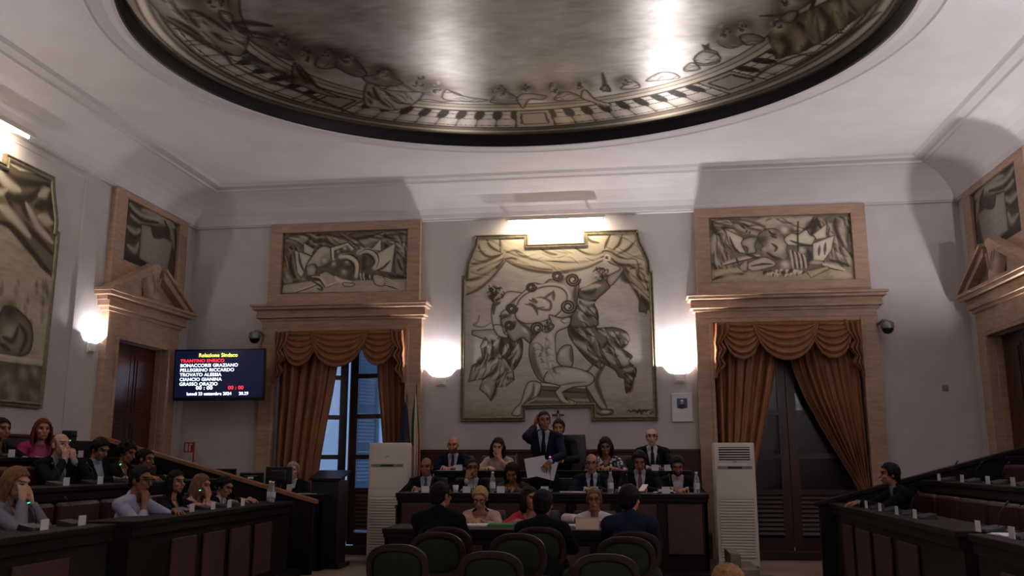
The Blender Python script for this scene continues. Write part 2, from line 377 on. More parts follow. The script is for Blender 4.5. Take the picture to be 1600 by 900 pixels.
def french_window(cx, num, ajar):
    root = empty('window_%d' % num, (cx, 13.22, 0)); root['kind'] = 'structure'
    mb = MB()
    for s in (-1, 1): a, b = sorted((s*OH, s*(OH-.07))); mb.box(a, b, -.06, .08, 0, OZ)
    mb.box(-OH, OH, -.06, .08, OZ-.07, OZ); mb.box(-OH, OH, -.06, .08, 0, .12); mb.build('frame', 'winwood', root, bevel=.005)
    for s in (-1, 1):
        leaf = empty('leaf', (s*(OH-.07), 0, 0), -s*(.5 if ajar and s < 0 else (.22 if ajar else 0))); leaf.parent = root
        w = OH-.075; mb = MB()
        X = lambda x: -s*x
        def bx(a, b, z0, z1, t=.025):
            p, q = sorted((X(a), X(b))); mb.box(p, q, -t, t, z0, z1)
        bx(0, .1, .12, OZ-.08); bx(w-.12, w, .12, OZ-.08)
        for z in (.14, .93, 1.43, 2.05, 2.68, OZ-.14): bx(.1, w-.12, z-.035, z+.035)
        bx(.1, w-.12, .17, .3)
        for k in range(9):
            z = .34+k*.062; p, q = sorted((X(.1), X(w-.12))); mb.add([(p, -.02, z), (q, -.02, z), (q, .02, z+.07), (p, .02, z+.07), (p, -.012, z), (q, -.012, z), (q, .028, z+.07), (p, .028, z+.07)], [(0, 1, 2, 3), (4, 7, 6, 5), (0, 4, 5, 1), (2, 6, 7, 3), (0, 3, 7, 4), (1, 5, 6, 2)])
        o = mb.build('leaf_frame', 'winwood', leaf)
        g = MB(); p, q = sorted((X(.1), X(w-.12))); g.box(p, q, -.003, .003, .96, OZ-.16); g.build('pane', 'glass', leaf)
    return root
french_window(WX[0], 1, True); french_window(WX[1], 2, False)
def shutter(name, x0, x1, y, m, nz0=.15, nz1=3.25, rz=0, slat=True):
    mb = MB(); w = x1-x0; R = Matrix.Rotation(rz, 4, 'Z')
    def bx(a, b, c, d, e, f_): mb.box(a, b, c, d, e, f_, R)
    bx(0, .08, -.02, .02, nz0, nz1); bx(w-.08, w, -.02, .02, nz0, nz1)
    for z in (nz0, .95, 1.55, 2.15, 2.75, nz1-.08): bx(.08, w-.08, -.02, .02, z, z+.08)
    z = nz0+.1
    while z < nz1-.1 and slat:
        bx(.08, w-.08, -.012, .012, z, z+(.05 if m != 'winwood' else .06)); z += .055
    o = mb.build(name, m); o.location = (x0, y, 0); o['kind'] = 'structure'; return o
for i, (a, b) in enumerate(((WX[1]-OH, WX[1]), (WX[1], WX[1]+OH))): shutter('window_3' if i == 0 else 'window_4', a, b, 13.45, 'winwood')
shutter('window_5', WX[0]-.03, WX[0]+.6, 13.55, 'bluewood', rz=1.05, slat=True)
shutter('window_6', WX[0]-OH-.02, WX[0]-OH+.6, 13.5, 'bluewood', rz=1.25, slat=True)
def px_edge(pts, Y): # list of (x,z) on plane Y from photo measurements
    return [(p.x, p.z) for p in (at(a, b, Y) for a, b in pts)]
def interp(E, z):
    E = sorted(E, key=lambda e: e[1]); zs = [e[1] for e in E]; return float(np.interp(z, zs, [e[0] for e in E]))
def curtain(name, outer, inner, z0, nf, side, label, ph=0.):
    root = empty(name, ((outer+interp(inner, z0))/2, 12.95, 0), 0, label, 'curtain', 'ochre window curtains')
    def P(s, t):
        z = OZ-.03-t*(OZ-.03-z0); xi = interp(inner, z); x = outer+(xi-outer)*s
        amp = .045+.02*math.sin(5*s+ph); y = .0+amp*math.sin(2*PI*nf*s+ph+.5*math.sin(3*t+ph))+.012*math.sin(2*PI*nf*2.3*s+ph*2)
        x += .012*math.cos(2*PI*nf*s+ph)
        return (x-root.location.x, y, z)
    mb = MB(); mb.sheet(P, nf*14, 46); mb.build('cloth', 'curtain', root, smooth=True, solid=.008)
    mb = MB(); mb.tube([P(1, k/40) for k in range(41)], .012, 6); mb.build('edge_braid', 'fringe', root, smooth=True)
    return root
Lw = px_edge([(531, 540), (524, 580), (517, 620), (508, 665), (500, 710), (493, 760)], 12.95)+[(WX[0]-.52, .75), (WX[0]-.5, 0)]
curtain('curtain', WX[0]-OH+.03, Lw, .04, 6, -1, 'ochre satin curtain at the left side of the left window, beside the television')
Lr = px_edge([(588, 540), (590, 600), (594, 650), (598, 700)], 12.95)+[(WX[0]+.68, .7), (WX[0]+.68, 0)]
curtain('curtain', WX[0]+OH-.03, Lr, .04, 4, 1, 'ochre satin curtain hanging behind the left white air conditioner', 1.)
Rl = px_edge([(1222, 540), (1212, 580), (1203, 630), (1193, 680), (1180, 740)], 12.95)+[(WX[1]-.62, .9), (WX[1]-.6, 0)]
curtain('curtain', WX[1]-OH+.03, Rl, .04, 6, -1, 'ochre satin curtain hanging behind the right white air conditioner', 2.)
Rr = px_edge([(1232, 545), (1245, 585), (1262, 625), (1285, 665), (1312, 710), (1338, 752), (1350, 775)], 12.95)+[(WX[1]+.82, .75), (WX[1]+.8, 0)]
curtain('curtain', WX[1]+OH-.03, Rr, .04, 8, 1, 'ochre satin curtain swept to the right side of the right window', 3.)
def valance(cx, label):
    root = empty('valance', (cx, 12.84, OZ), 0, label, 'valance', 'swagged valances over the windows')
    mb = MB(); mb.box(-OH+.02, OH-.02, .02, .10, -.06, -.0); mb.build('rail', 'fringe', root)
    for (x0, x1, dr, dy) in ((-.92, -.34, .54, 0.0), (.32, .92, .54, 0.0), (-.46, .44, .56, -.03)):
        def P(s, t, x0=x0, x1=x1, dr=dr, dy=dy):
            q = math.sin(PI*s)**.75 if 0 < s < 1 else 0
            x = x0+(x1-x0)*(s+.05*math.sin(2*PI*s)*t*-1)
            return (x, dy-.07*q*math.sin(PI*.5*t+.3)+.02*q*math.sin(2*PI*5.5*(t**.9)+.6*math.sin(4*s)), -.03*(1-q)-t*dr*q-.0)
        mb = MB(); mb.sheet(P, 33, 56); mb.build('swag', 'curtain', root, smooth=True, solid=.006)
        mb = MB(); mb.tube([P(k/40, 1) for k in range(41)], .02, 6); mb.build('swag_fringe', 'fringe', root, smooth=True)
    for s in (-1, 1):
        zig = [(.80, 0), (.82, -.16), (.92, -.30), (.84, -.40), (.93, -.52), (.87, -.62), (.99, -.74), (1.0, -.82)]
        def E(z): return float(np.interp(-z, [-a[1] for a in zig], [a[0] for a in zig]))
        def P(u, t):
            z = -.82*t; xi = E(z); x = 1.03+(xi-1.03)*u
            return (s*x, -.03+.028*math.sin(2*PI*3*u+t*2)-.02*u, z-.03*math.sin(PI*u)*(1-t))
        mb = MB(); mb.sheet(P, 26, 50); mb.build('jabot', 'curtain', root, smooth=True, solid=.006)
        mb = MB(); mb.tube([P(1, k/60) for k in range(61)], .012, 6); mb.build('jabot_braid', 'fringe', root, smooth=True)
    return root
valance(WX[0], 'swagged ochre satin valance over the left window'); valance(WX[1], 'swagged ochre satin valance over the right window')
# ---------------- side doors with broken pediments
def side_door(s, num):
    wx = XC+s*HW; X = lambda d: wx-s*d   # d = distance into the room
    def bx(mb, d0, d1, y0, y1, z0, z1): a, b = sorted((X(d0), X(d1))); mb.box(a, b, y0, y1, z0, z1)
    mb = MB(); yc = 11.6
    for a, b in ((10.68, DY0), (DY1, 12.55)): bx(mb, 0, .1, a, b, 0, 3.05)
    for a, b in ((DY0-.05, DY0), (DY1, DY1+.05)): bx(mb, .1, .12, a, b, 0, 3.02)
    bx(mb, -.2, 0, DY0, DY0+.01, 0, DZ); bx(mb, -.2, 0, DY1-.01, DY1, 0, DZ)
    bx(mb, 0, .1, DY0, DY1, DZ, 3.05); bx(mb, 0, .1, 10.68, 12.55, 3.05, 3.36)
    for (h, d, z0, z1) in ((.98, .13, 3.34, 3.39), (1.04, .17, 3.39, 3.47), (1.06, .15, 3.47, 3.53), (1.13, .24, 3.53, 3.58), (1.15, .27, 3.58, 3.62)): bx(mb, 0, d, yc-h, yc+h, z0, z1)
    # panel frame
    bx(mb, 0, .09, 10.66, 12.62, 3.62, 4.09); bx(mb, 0, .09, 10.66, 12.62, 4.97, 5.06); bx(mb, 0, .09, 10.66, 10.92, 4.09, 4.97); bx(mb, 0, .09, 12.36, 12.62, 4.09, 4.97)
    # rakes
    fn = lambda a, b, h: (X(h), a, b)
    for t in (-1, 1):
        p = [(yc+t*1.15, 3.62), (yc+t*.18, 4.12), (yc+t*.18, 3.98), (yc+t*.88, 3.62)]; mb.prism(p, fn, .09, .22)
        p = [(yc+t*1.15, 3.62), (yc+t*.16, 4.14), (yc+t*.16, 4.09), (yc+t*1.06, 3.62)]; mb.prism(p, fn, .20, .27)
    S('trim_%d' % (30+num), mb, 'stone2', bevel=.005)
    # cartouche
    ct = MB(); rows = []
    prof = [(3.63, .10), (3.66, .17), (3.74, .16), (3.85, .19), (3.97, .20), (4.05, .15), (4.12, .19), (4.16, .12)]
    def P(u, t):
        z = float(np.interp(t, np.linspace(0, 1, len(prof)), [a[0] for a in prof])); w = float(np.interp(t, np.linspace(0, 1, len(prof)), [a[1] for a in prof]))
        q = -1+2*u; return (X(.10+.12*math.sqrt(max(0, 1-q*q))+.015*math.sin(9*t)), yc+q*w, z)
    ct.sheet(P, 17, 25); c = ct.build('cartouche', 'stone2', smooth=True)
    props(c, 'carved stone cartouche in the pediment of the %s door' % ('left' if s < 0 else 'right'), 'cartouche')
    e = MB(); d0 = .235
    for t in (-1, 1): e.tube([(X(d0-.02), yc+t*.10, 3.98), (X(d0), yc+t*.03, 3.80), (X(d0), yc+t*.07, 3.74)], .008, 6)
    e.tube([(X(d0), yc, 3.98), (X(d0), yc, 3.76)], .008, 6); e.build('monogram', 'stone', c)
    # door leaf
    root = empty('door_%d' % num, (X(-.12), yc, 0)); root['kind'] = 'structure'
    for t in (-1, 1):
        m2 = MB(); a, b = sorted((t*.005, t*.645)); m2.box(-.03, .03, a, b, .01, DZ-.005)
        for (z0, z1) in ((.15, .8), (.95, 1.9), (2.05, 2.85)):
            a, b = sorted((t*.1, t*.56)); m2.box(-s*.03-.012, -s*.03+.012, a, b, z0, z1)
            m2.box(-s*.045-.01, -s*.045+.01, a+.05, b-.05, z0+.05, z1-.05)
        m2.build('door_panel', 'doorwood', root, bevel=.006)
    m2 = MB(); m2.tube([(-s*.03, .06, 1.05), (-s*.09, .06, 1.05), (-s*.09, .15, 1.05)], .012, 8); m2.build('handle', 'gold', root, smooth=True)
side_door(-1, 1); side_door(1, 2)
# ---------------- lights of the room
def sconce(x, y, z, nx, ny, label, power=1.0, vis=True):
    """half-bowl uplight on a wall; (nx,ny) points into the room"""
    rz = math.atan2(ny, nx)+PI/2
    root = empty('wall_sconce', (x, y, z), rz, label, 'wall lamp', 'half-bowl wall sconces')
    mb = MB(); mb.lathe([(.02, -.10), (.07, -.095), (.125, -.06), (.165, -.015), (.18, .02), (.168, .02), (.15, -.01), (.11, -.05), (.02, -.08)], (0, -.02, 0), 20, PI, 2*PI); mb.build('bowl', 'lampglow' if vis else 'lampglow', root, smooth=True)
    mb = MB(); mb.box(-.055, .055, -.05, 0, -.2, -.06); mb.box(-.075, .075, -.025, 0, -.22, -.02); mb.build('bracket', 'white', root, bevel=.006)
    ld = bpy.data.lights.new('sconce_light', 'POINT'); lo = bpy.data.objects.new('bulb_light', ld); C.objects.link(lo); lo.parent = root
    ld.energy = SCP*power; ld.color = (1, .965, .985); ld.shadow_soft_size = .03
    lo.location = (0, -.09, -.012)
    return root
SCP = 70
SZ = 2.70
sconce(-2.80, YB, SZ, 0, -1, 'lit half-bowl wall sconce left of the large central painting', .5); sconce(.75, YB, SZ, 0, -1, 'lit half-bowl wall sconce right of the large central painting', 1.2)
sconce(XL, 10.48, 2.97, 1, 0, 'lit half-bowl wall sconce beside the left wall door', .12)
sconce(XR, 10.35, 2.95, -1, 0, 'half-bowl wall sconce on the right wall by the door', .75)
for yy in (5.4, 0.5):
    sconce(XL, yy, 2.9, 1, 0, 'half-bowl wall sconce further back on the left wall, %s' % ('by the painting' if yy > 3 else 'near the rear'), .95); sconce(XR, yy, 2.9, -1, 0, 'half-bowl wall sconce further back on the right wall, %s' % ('halfway' if yy > 3 else 'near the rear'), 2.9)
def picture_light(p, rz, label, power, w=.75):
    root = empty('picture_light', p, rz, label, 'picture light', 'picture lights above the paintings')
    mb = MB(); mb.box(-w, w, -.05, .06, 0, .03); mb.box(-w, w, -.055, -.04, -.03, .03); mb.build('housing', 'white', root, bevel=.004)
    mb = MB(); mb.tube([(-w+.04, .01, -.03), (w-.04, .01, -.03)], .016, 10); mb.build('tube', 'tube', root, smooth=True)
    for s in (-1, 1):
        mb = MB(); mb.box(s*(w-.15)-.015, s*(w-.15)+.015, .05, .22, 0, .02); mb.build('bracket', 'white', root)
    ld = bpy.data.lights.new('tube_light', 'AREA'); ld.shape = 'RECTANGLE'; ld.size = 2*w-.1; ld.size_y = .05; ld.energy = power; ld.color = (1, .86, .64)
    lo = bpy.data.objects.new('tube_light', ld); C.objects.link(lo); lo.parent = root; lo.location = (0, .01, -.052); lo.rotation_euler = (math.radians(32), 0, 0)
    return root
picture_light((-1.03, 12.78, 4.98), 0, 'long picture light glowing over the large central painting', 8)
picture_light((XL+.22, 7.95, 5.03), PI/2, 'picture light over the left wall painting', 8)
# world: dusk beyond the windows
w = bpy.data.worlds.new('dusk'); bpy.context.scene.world = w; w.use_nodes = True
w.node_tree.nodes['Background'].inputs[0].default_value = (.30, .46, .80, 1); w.node_tree.nodes['Background'].inputs[1].default_value = .3
sc = bpy.context.scene; sc.view_settings.view_transform = 'Standard'; sc.view_settings.look = 'None'; sc.view_settings.gamma = 1; sc.view_settings.exposure = 1.0
# ================================================================== PAINTINGS
def wall_outline(pxs, Y): return [at(a, b, Y) for a, b in pxs]
# ---- large central painting
U0, V0, YP = -2.62, 4.90, 12.955
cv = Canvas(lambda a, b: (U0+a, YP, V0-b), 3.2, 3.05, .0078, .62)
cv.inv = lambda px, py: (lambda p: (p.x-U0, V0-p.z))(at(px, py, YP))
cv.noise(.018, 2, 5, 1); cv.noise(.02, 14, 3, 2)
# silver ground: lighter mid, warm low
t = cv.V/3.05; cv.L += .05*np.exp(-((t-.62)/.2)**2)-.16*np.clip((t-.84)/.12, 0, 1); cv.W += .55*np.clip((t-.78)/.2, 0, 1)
cv.crop(700, 320, 2.5)
D_, L_ = .14, .82
# --- curtain
cv.poly([(40, 80), (830, 80), (830, 430), (796, 418), (762, 395), (745, 376), (722, 332), (700, 300), (682, 255), (658, 222), (628, 200), (603, 206), (560, 230), (510, 248), (450, 259), (390, 267), (330, 260), (280, 245), (240, 232), (222, 212), (190, 252), (150, 298), (110, 328), (62, 356), (40, 330)], .60, .12, 10, smooth=False, warm=.5)
def strokes(c, lst, tone, a=.8, w=3, warm=None):
    for it in lst:
        ww = w; pts = it
        if isinstance(it[0], (int, float)): ww = it[0]; pts = it[1]
        c.line(pts, ww, tone, a, warm=warm)
cv.crop(710, 350, 5.625)
strokes(cv, [[(280, 130), (320, 200), (410, 250)], [(400, 130), (405, 240)], [(200, 150), (230, 235), (310, 290), (420, 262)], (4, [(150, 350), (260, 335), (400, 278)]), [(200, 410), (320, 350), (430, 300)], (5, [(100, 492), (200, 482), (330, 420), (430, 320)]), (3.5, [(92, 625), (200, 580), (330, 470), (445, 332)]),
 (3.5, [(450, 320), (560, 375), (700, 412), (860, 430), (1000, 430)]), [(440, 310), (520, 300), (620, 345), (720, 385), (860, 402)], [(540, 250), (620, 290), (740, 320), (900, 328)], [(760, 220), (840, 260), (900, 268)], [(455, 250), (530, 235), (600, 260)]], .16, .75)
strokes(cv, [(6, [(170, 380), (300, 355), (420, 290)]), (7, [(120, 530), (230, 505), (360, 400)]), (8, [(560, 320), (700, 350), (860, 370)]), (6, [(240, 170), (270, 230), (330, 260)]), (8, [(640, 260), (760, 290), (900, 300)]), (5, [(440, 170), (480, 200), (560, 210)])], .80, .5)
cv.crop(870, 350, 5.625)
strokes(cv, [(3, [(-30, 328), (150, 337), (300, 322), (410, 286)]), (4, [(-30, 428), (120, 412), (260, 382), (400, 322)]), (3, [(160, 210), (260, 262), (350, 272), (410, 245)]), [(255, 105), (300, 150), (370, 166)], (3, [(575, 95), (545, 180), (495, 225)]), (3, [(690, 150), (620, 222), (530, 268)]), (3, [(400, 238), (470, 240), (560, 292), (700, 312)]), (4, [(470, 300), (540, 352), (640, 364), (740, 352)]),
 (5, [(560, 375), (615, 450), (700, 585), (760, 690), (835, 775)]), (5, [(600, 385), (680, 500), (760, 566), (830, 575)]), (4, [(700, 400), (730, 480), (820, 520)]), (8, [(575, 400), (590, 470), (640, 515)]), (5, [(740, 620), (790, 690), (835, 740)]), (3, [(640, 395), (700, 380), (760, 400)]), [(470, 95), (440, 160), (420, 215)]], .13, .8)
strokes(cv, [(8, [(0, 300), (150, 308), (300, 292), (390, 268)]), (8, [(0, 375), (120, 370), (260, 350), (380, 305)]), (6, [(640, 330), (720, 335), (800, 345)]), (7, [(640, 440), (710, 540), (800, 640)]), (6, [(640, 150), (600, 190), (520, 235)]), (6, [(740, 230), (700, 280), (600, 285)]), (6, [(740, 520), (790, 545), (830, 550)])], .76, .5)
cv.poly([(720, 650), (790, 720), (835, 775), (800, 750), (790, 795), (765, 780), (720, 775)], .33, .15, 4, smooth=False)
# --- right flying figure
cv.crop(700, 320, 2.5)
FD = lambda pts, t=.45, **k: cv.poly(pts, t, **k)
FD([(470, 430), (490, 400), (530, 395), (575, 400), (588, 440), (580, 480), (640, 478), (690, 492), (710, 520), (700, 545), (680, 560), (720, 590), (708, 612), (735, 640), (730, 672), (700, 735), (690, 700), (688, 680), (668, 672), (650, 645), (600, 620), (596, 640), (560, 620), (530, 590), (490, 540), (470, 500)], .36, edge=.2, ew=4, smooth=True, outline=.7)
cv.crop(870, 500, 5.4545)
strokes(cv, [(7, [(110, 30), (150, 110), (230, 160), (290, 120)]), (5, [(160, 180), (240, 280), (350, 360)]), (6, [(300, 150), (290, 240), (330, 300)]), (5, [(340, 80), (450, 150), (540, 160)]), (5, [(380, 250), (440, 190), (460, 260), (540, 330)]), (5, [(400, 270), (470, 320), (550, 390)]), (5, [(480, 150), (540, 230), (600, 200)]), (4, [(530, 410), (620, 400), (660, 440)]), (5, [(580, 460), (620, 450), (670, 480)]), (5, [(600, 540), (620, 600), (650, 500)]), (4, [(560, 260), (620, 320)]), (7, [(210, 0), (260, 70), (280, 140)]), (3, [(365, 200), (370, 260), (455, 385)])], .1, .75)
strokes(cv, [(7, [(150, 180), (240, 240), (350, 340)]), (6, [(390, 250), (450, 320), (500, 370)]), (6, [(360, 90), (440, 125), (520, 110)]), (7, [(470, 240), (540, 290), (590, 350)]), (4, [(310, 120), (305, 190)]), (5, [(560, 120), (610, 150), (590, 200)]), (5, [(570, 420), (620, 425), (660, 400)]), (5, [(610, 500), (640, 500)]), (4, [(225, 20), (270, 80), (300, 120)]), (6, [(520, 320), (580, 370), (610, 330)])], .70, .7)
cv.crop(870, 350, 5.625)
FD([(190, 585), (260, 550), (340, 510), (430, 490), (470, 545), (440, 585), (360, 655), (330, 700), (352, 760), (362, 830), (345, 900), (120, 900), (150, 760), (200, 690)], .40, edge=.22, ew=6, outline=.8)
FD([(440, 470), (500, 430), (552, 402), (545, 375), (470, 345), (430, 300), (462, 285), (520, 345), (585, 385), (565, 440), (500, 525), (462, 540)], .60, edge=.28, ew=5, outline=.8)
cv.blob((380, 440), 62, .30, .9); cv.blob((360, 425), 35, .62, .8); cv.blob((415, 455), 30, .14, .8)
strokes(cv, [(3, [(320, 420), (350, 400), (400, 395), (440, 420)]), (3, [(330, 450), (370, 430), (420, 440)]), (8, [(230, 600), (300, 600), (340, 570)]), (6, [(240, 770), (280, 800), (340, 790)]), (4, [(190, 640), (260, 680), (340, 670)])], .12, .7)
strokes(cv, [(6, [(220, 575), (300, 550), (380, 540)]), (4, [(200, 660), (260, 690), (330, 690)]), (4, [(190, 700), (240, 760), (200, 800), (250, 890)]), (6, [(300, 740), (330, 790)])], .74, .65)
cv.crop(700, 320, 2.5)
DR = [(470, 430), (490, 400), (530, 395), (575, 400), (588, 440), (580, 480), (640, 478), (690, 492), (710, 520), (700, 545), (680, 560), (720, 590), (708, 612), (735, 640), (730, 672), (700, 735), (690, 700), (688, 680), (668, 672), (650, 645), (600, 620), (596, 640), (560, 620), (530, 590), (490, 540), (470, 500)]
cv.folds(DR, 46, 48, 60, 31, w=2.2, dark=.08, light=.66, a=.55)
cv.curls((596, 268), 24, 26, 5); cv.blob((582, 272), 12, .7, .7)
cv.line([(612, 200), (622, 196), (632, 205), (626, 216), (614, 212)], 2.5, .82, .9); cv.line([(616, 205), (628, 212)], 1, .1, .8)
# ribbon at right
strokes(cv, [(4.5, [(425, 600), (440, 650), (465, 680)]), (3.5, [(465, 680), (520, 675), (560, 630), (600, 600)]), (5, [(615, 620), (580, 690), (620, 790)]), (3, [(620, 795), (598, 840), (596, 890)]), (2, [(596, 890), (594, 960)])], .24, .85)
strokes(cv, [(2.5, [(475, 670), (520, 660), (560, 625)])], .78, .7)
# --- left flying figure and drapery
cv.crop(710, 500, 5.456)
FD([(390, 125), (450, 130), (500, 170), (560, 140), (582, 200), (572, 320), (500, 430), (512, 510), (440, 562), (360, 572), (312, 690), (275, 640), (215, 590), (245, 500), (120, 525), (150, 390), (240, 335), (235, 290), (222, 220), (250, 165), (150, 125), (150, 90), (300, 80), (350, 80)], .58, edge=.2, ew=5, outline=.75, smooth=False)
FD([(430, 130), (500, 175), (560, 140), (582, 210), (570, 320), (500, 425), (440, 340), (400, 310), (385, 200)], .30, edge=.15, ew=5, outline=.7)
strokes(cv, [(7, [(400, 150), (400, 230), (340, 300), (300, 400)]), (4, [(310, 170), (330, 250), (300, 310), (245, 310)]), (4, [(260, 150), (300, 200), (380, 150)]), (5, [(250, 500), (340, 440), (400, 330)]), (5, [(380, 320), (430, 420), (440, 440), (340, 520)]), (5, [(350, 540), (340, 620), (312, 680)]), (4, [(360, 560), (420, 500), (500, 500)]), (4, [(160, 400), (260, 350), (340, 330)]), (5, [(270, 230), (260, 280), (300, 300)]), (8, [(200, 350), (230, 345), (280, 335)]), (5, [(470, 190), (490, 260), (450, 320)])], .13, .75)
strokes(cv, [(7, [(200, 450), (300, 400), (360, 340)]), (5, [(390, 340), (410, 420), (330, 490)]), (5, [(260, 560), (300, 620)]), (4, [(300, 130), (360, 170), (330, 220)]), (6, [(530, 200), (540, 280), (500, 360)]), (4, [(270, 180), (290, 230)]), (6, [(440, 480), (400, 540)]), (5, [(455, 210), (420, 290)])], .82, .6)
cv.crop(710, 350, 5.625)
FD([(430, 620), (470, 595), (530, 595), (610, 612), (612, 650), (540, 660), (505, 700), (470, 740), (410, 790), (408, 905), (345, 905), (325, 790), (340, 700), (380, 670)], .76, edge=.32, ew=5, outline=.8)
cv.poly([(343, 890), (410, 890), (440, 960), (470, 980), (455, 1000), (390, 985), (360, 950)], .70, .25, 4, outline=.8)
cv.blob((345, 610), 60, .25, .95); cv.blob((360, 590), 25, .55, .8); cv.blob((320, 640), 20, .12, .8); cv.blob((410, 580), 24, .70, .8)
strokes(cv, [(3, [(300, 600), (320, 560), (370, 550)]), (3, [(310, 650), (350, 670), (400, 660)]), (3, [(330, 610), (370, 600)]), (5, [(345, 790), (350, 720), (400, 690)]), (5, [(400, 810), (440, 810), (470, 800)])], .14, .75)
strokes(cv, [(2.5, [(220, 800), (205, 860), (170, 890), (250, 905), (320, 870)])], .3, .7)
cv.crop(700, 320, 2.5)
DL = [(197, 515), (225, 520), (250, 540), (275, 525), (292, 548), (287, 600), (252, 648), (258, 690), (225, 715), (185, 718), (165, 765), (148, 745), (120, 725), (132, 688), (80, 695), (92, 635), (135, 612), (130, 590), (125, 560), (135, 535)]
cv.folds(DL, 40, 118, 60, 32, w=2.2, dark=.12, light=.86, a=.5, smooth=False)
cv.curls((183, 345), 28, 34, 6); cv.curls((176, 330), 22, 14, 7, light=.75)
CU = [(70, 120), (800, 120), (800, 250), (745, 330), (690, 235), (625, 195), (540, 235), (450, 257), (330, 255), (240, 228), (222, 208), (150, 290), (70, 340)]
cv.folds(CU, 34, 12, 120, 33, w=2.4, dark=.26, light=.80, a=.4, smooth=False)
cv.folds([(660, 215), (800, 210), (800, 400), (745, 376), (700, 290)], 16, 55, 80, 34, w=2.6, dark=.14, light=.68, a=.5, smooth=False)
# --- cartouche shield
cv.crop(700, 320, 2.5)
FD([(300, 335), (330, 305), (370, 310), (400, 290), (440, 300), (470, 275), (505, 285), (512, 320), (505, 370), (500, 410), (470, 440), (420, 460), (370, 500), (330, 505), (320, 540), (290, 520), (255, 535), (225, 490), (205, 450), (240, 430), (225, 400), (255, 375)], .55, edge=.28, ew=5, outline=.8)
FD([(262, 430), (280, 370), (330, 335), (390, 318), (440, 325), (465, 355), (452, 400), (410, 440), (340, 462), (290, 460)], .74, edge=.3, ew=3.5, outline=.9)
strokes(cv, [(2.5, [(250, 445), (270, 372), (325, 328), (392, 310), (450, 318), (474, 355), (462, 402), (415, 448)])], .86, .6)
for (x, y, r) in ((250, 405, 22), (325, 322, 20), (488, 292, 29), (470, 397, 31), (350, 482, 30), (428, 278, 22), (240, 470, 20)):
    cv.blob((x, y), r*.9, .68, .9)
    a = np.linspace(0, 4.4*PI, 30); rr = r*(1-.72*a/a[-1]); cv.line([(x+q*math.cos(p), y+q*.9*math.sin(p)) for p, q in zip(a, rr)], 2.0, .10, .9, taper=False)
strokes(cv, [(3.2, [(372, 368), (412, 338)]), (4, [(412, 336), (413, 372)]), (3, [(330, 370), (365, 362), (400, 380), (395, 410), (350, 405), (375, 400)]), (3.5, [(318, 372), (345, 380), (330, 365)]), (2.5, [(300, 388), (330, 395), (345, 418)]), (3.5, [(318, 384), (342, 400), (350, 430)]), (5, [(270, 450), (330, 500), (330, 530)]), (4, [(220, 500), (260, 460), (245, 490)]), (5, [(500, 310), (495, 360), (508, 400)])], .22, .8)
strokes(cv, [(3, [(340, 366), (372, 372), (385, 390)]), (4, [(290, 480), (310, 500)])], .88, .6)
# --- pedestal
FD([(362, 698), (540, 710), (552, 748), (566, 788), (566, 802), (296, 802), (298, 782), (345, 762), (352, 740)], .36, edge=.12, ew=4, smooth=False, warm=.4)
cv.poly([(362, 694), (542, 706), (543, 719), (361, 707)], .80, .1, 3, smooth=False, outline=.5); cv.line([(362, 724), (540, 734)], 2, .10, .8); cv.line([(350, 762), (556, 768)], 2, .08, .8)
cv.poly([(346, 752), (556, 758), (560, 770), (340, 764)], .60, .1, 3, smooth=False, warm=.4); cv.poly([(296, 782), (562, 784), (562, 804), (296, 804)], .70, .1, 3, smooth=False, warm=.5)
# --- seated figure
FD([(345, 508), (375, 482), (402, 462), (395, 430), (440, 442), (478, 440), (470, 475), (425, 500), (420, 560), (432, 610), (450, 640), (430, 690), (395, 697), (362, 688), (335, 650), (318, 595), (320, 545)], .74, edge=.34, ew=5, outline=.85, grad=(1, .2, .06))
FD([(425, 590), (440, 560), (465, 547), (485, 560), (486, 628), (450, 632), (428, 615)], .68, edge=.3, ew=5, outline=.85)
FD([(385, 655), (430, 632), (500, 638), (556, 658), (572, 682), (548, 706), (490, 713), (446, 734), (456, 752), (492, 766), (500, 775), (488, 780), (446, 772), (424, 742), (420, 728), (436, 708), (400, 698), (375, 688)], .78, edge=.34, ew=4.5, outline=.9)
FD([(368, 490), (388, 462), (415, 470), (405, 490), (385, 500)], .5, edge=.3, ew=4, outline=.6)
strokes(cv, [(6, [(335, 560), (340, 620), (370, 680)]), (4, [(380, 520), (400, 540), (385, 570), (400, 600)]), (2.5, [(350, 540), (370, 560), (360, 590), (375, 620)]), (2.5, [(436, 706), (480, 697), (540, 692)]), (4, [(478, 560), (482, 612)]), (3, [(405, 610), (415, 650), (440, 660)])], .26, .65)
strokes(cv, [(8, [(400, 510), (405, 560), (400, 650)]), (8, [(430, 655), (490, 655), (540, 668)]), (6, [(440, 590), (455, 570)]), (4, [(430, 455), (460, 455)]), (3, [(440, 735), (455, 758)])], .93, .5)
SF = [(345, 508), (375, 482), (402, 462), (425, 500), (420, 560), (432, 610), (455, 635), (430, 690), (395, 697), (362, 688), (335, 650), (318, 595), (320, 545)]
cv.clip(SF)
for k, (x, y) in enumerate(((345, 540), (352, 565), (362, 590), (372, 615), (385, 640), (395, 560), (400, 585), (405, 610))): cv.line([(x-12, y+5), (x, y), (x+14, y+6)], 1.8, .34, .6); cv.line([(x-10, y+10), (x+2, y+5), (x+14, y+11)], 2.4, .88, .5)
cv.line([(330, 545), (322, 600), (345, 655), (372, 692)], 7, .36, .6); cv.line([(388, 500), (380, 560), (396, 640), (420, 685)], 2, .42, .5)
cv.mask = None
cv.line([(455, 445), (440, 452), (455, 462), (470, 458)], 1.4, .2, .7); cv.line([(452, 742), (462, 760), (480, 772)], 1.4, .12, .8); cv.line([(466, 768), (498, 772)], 2.2, .85, .8)
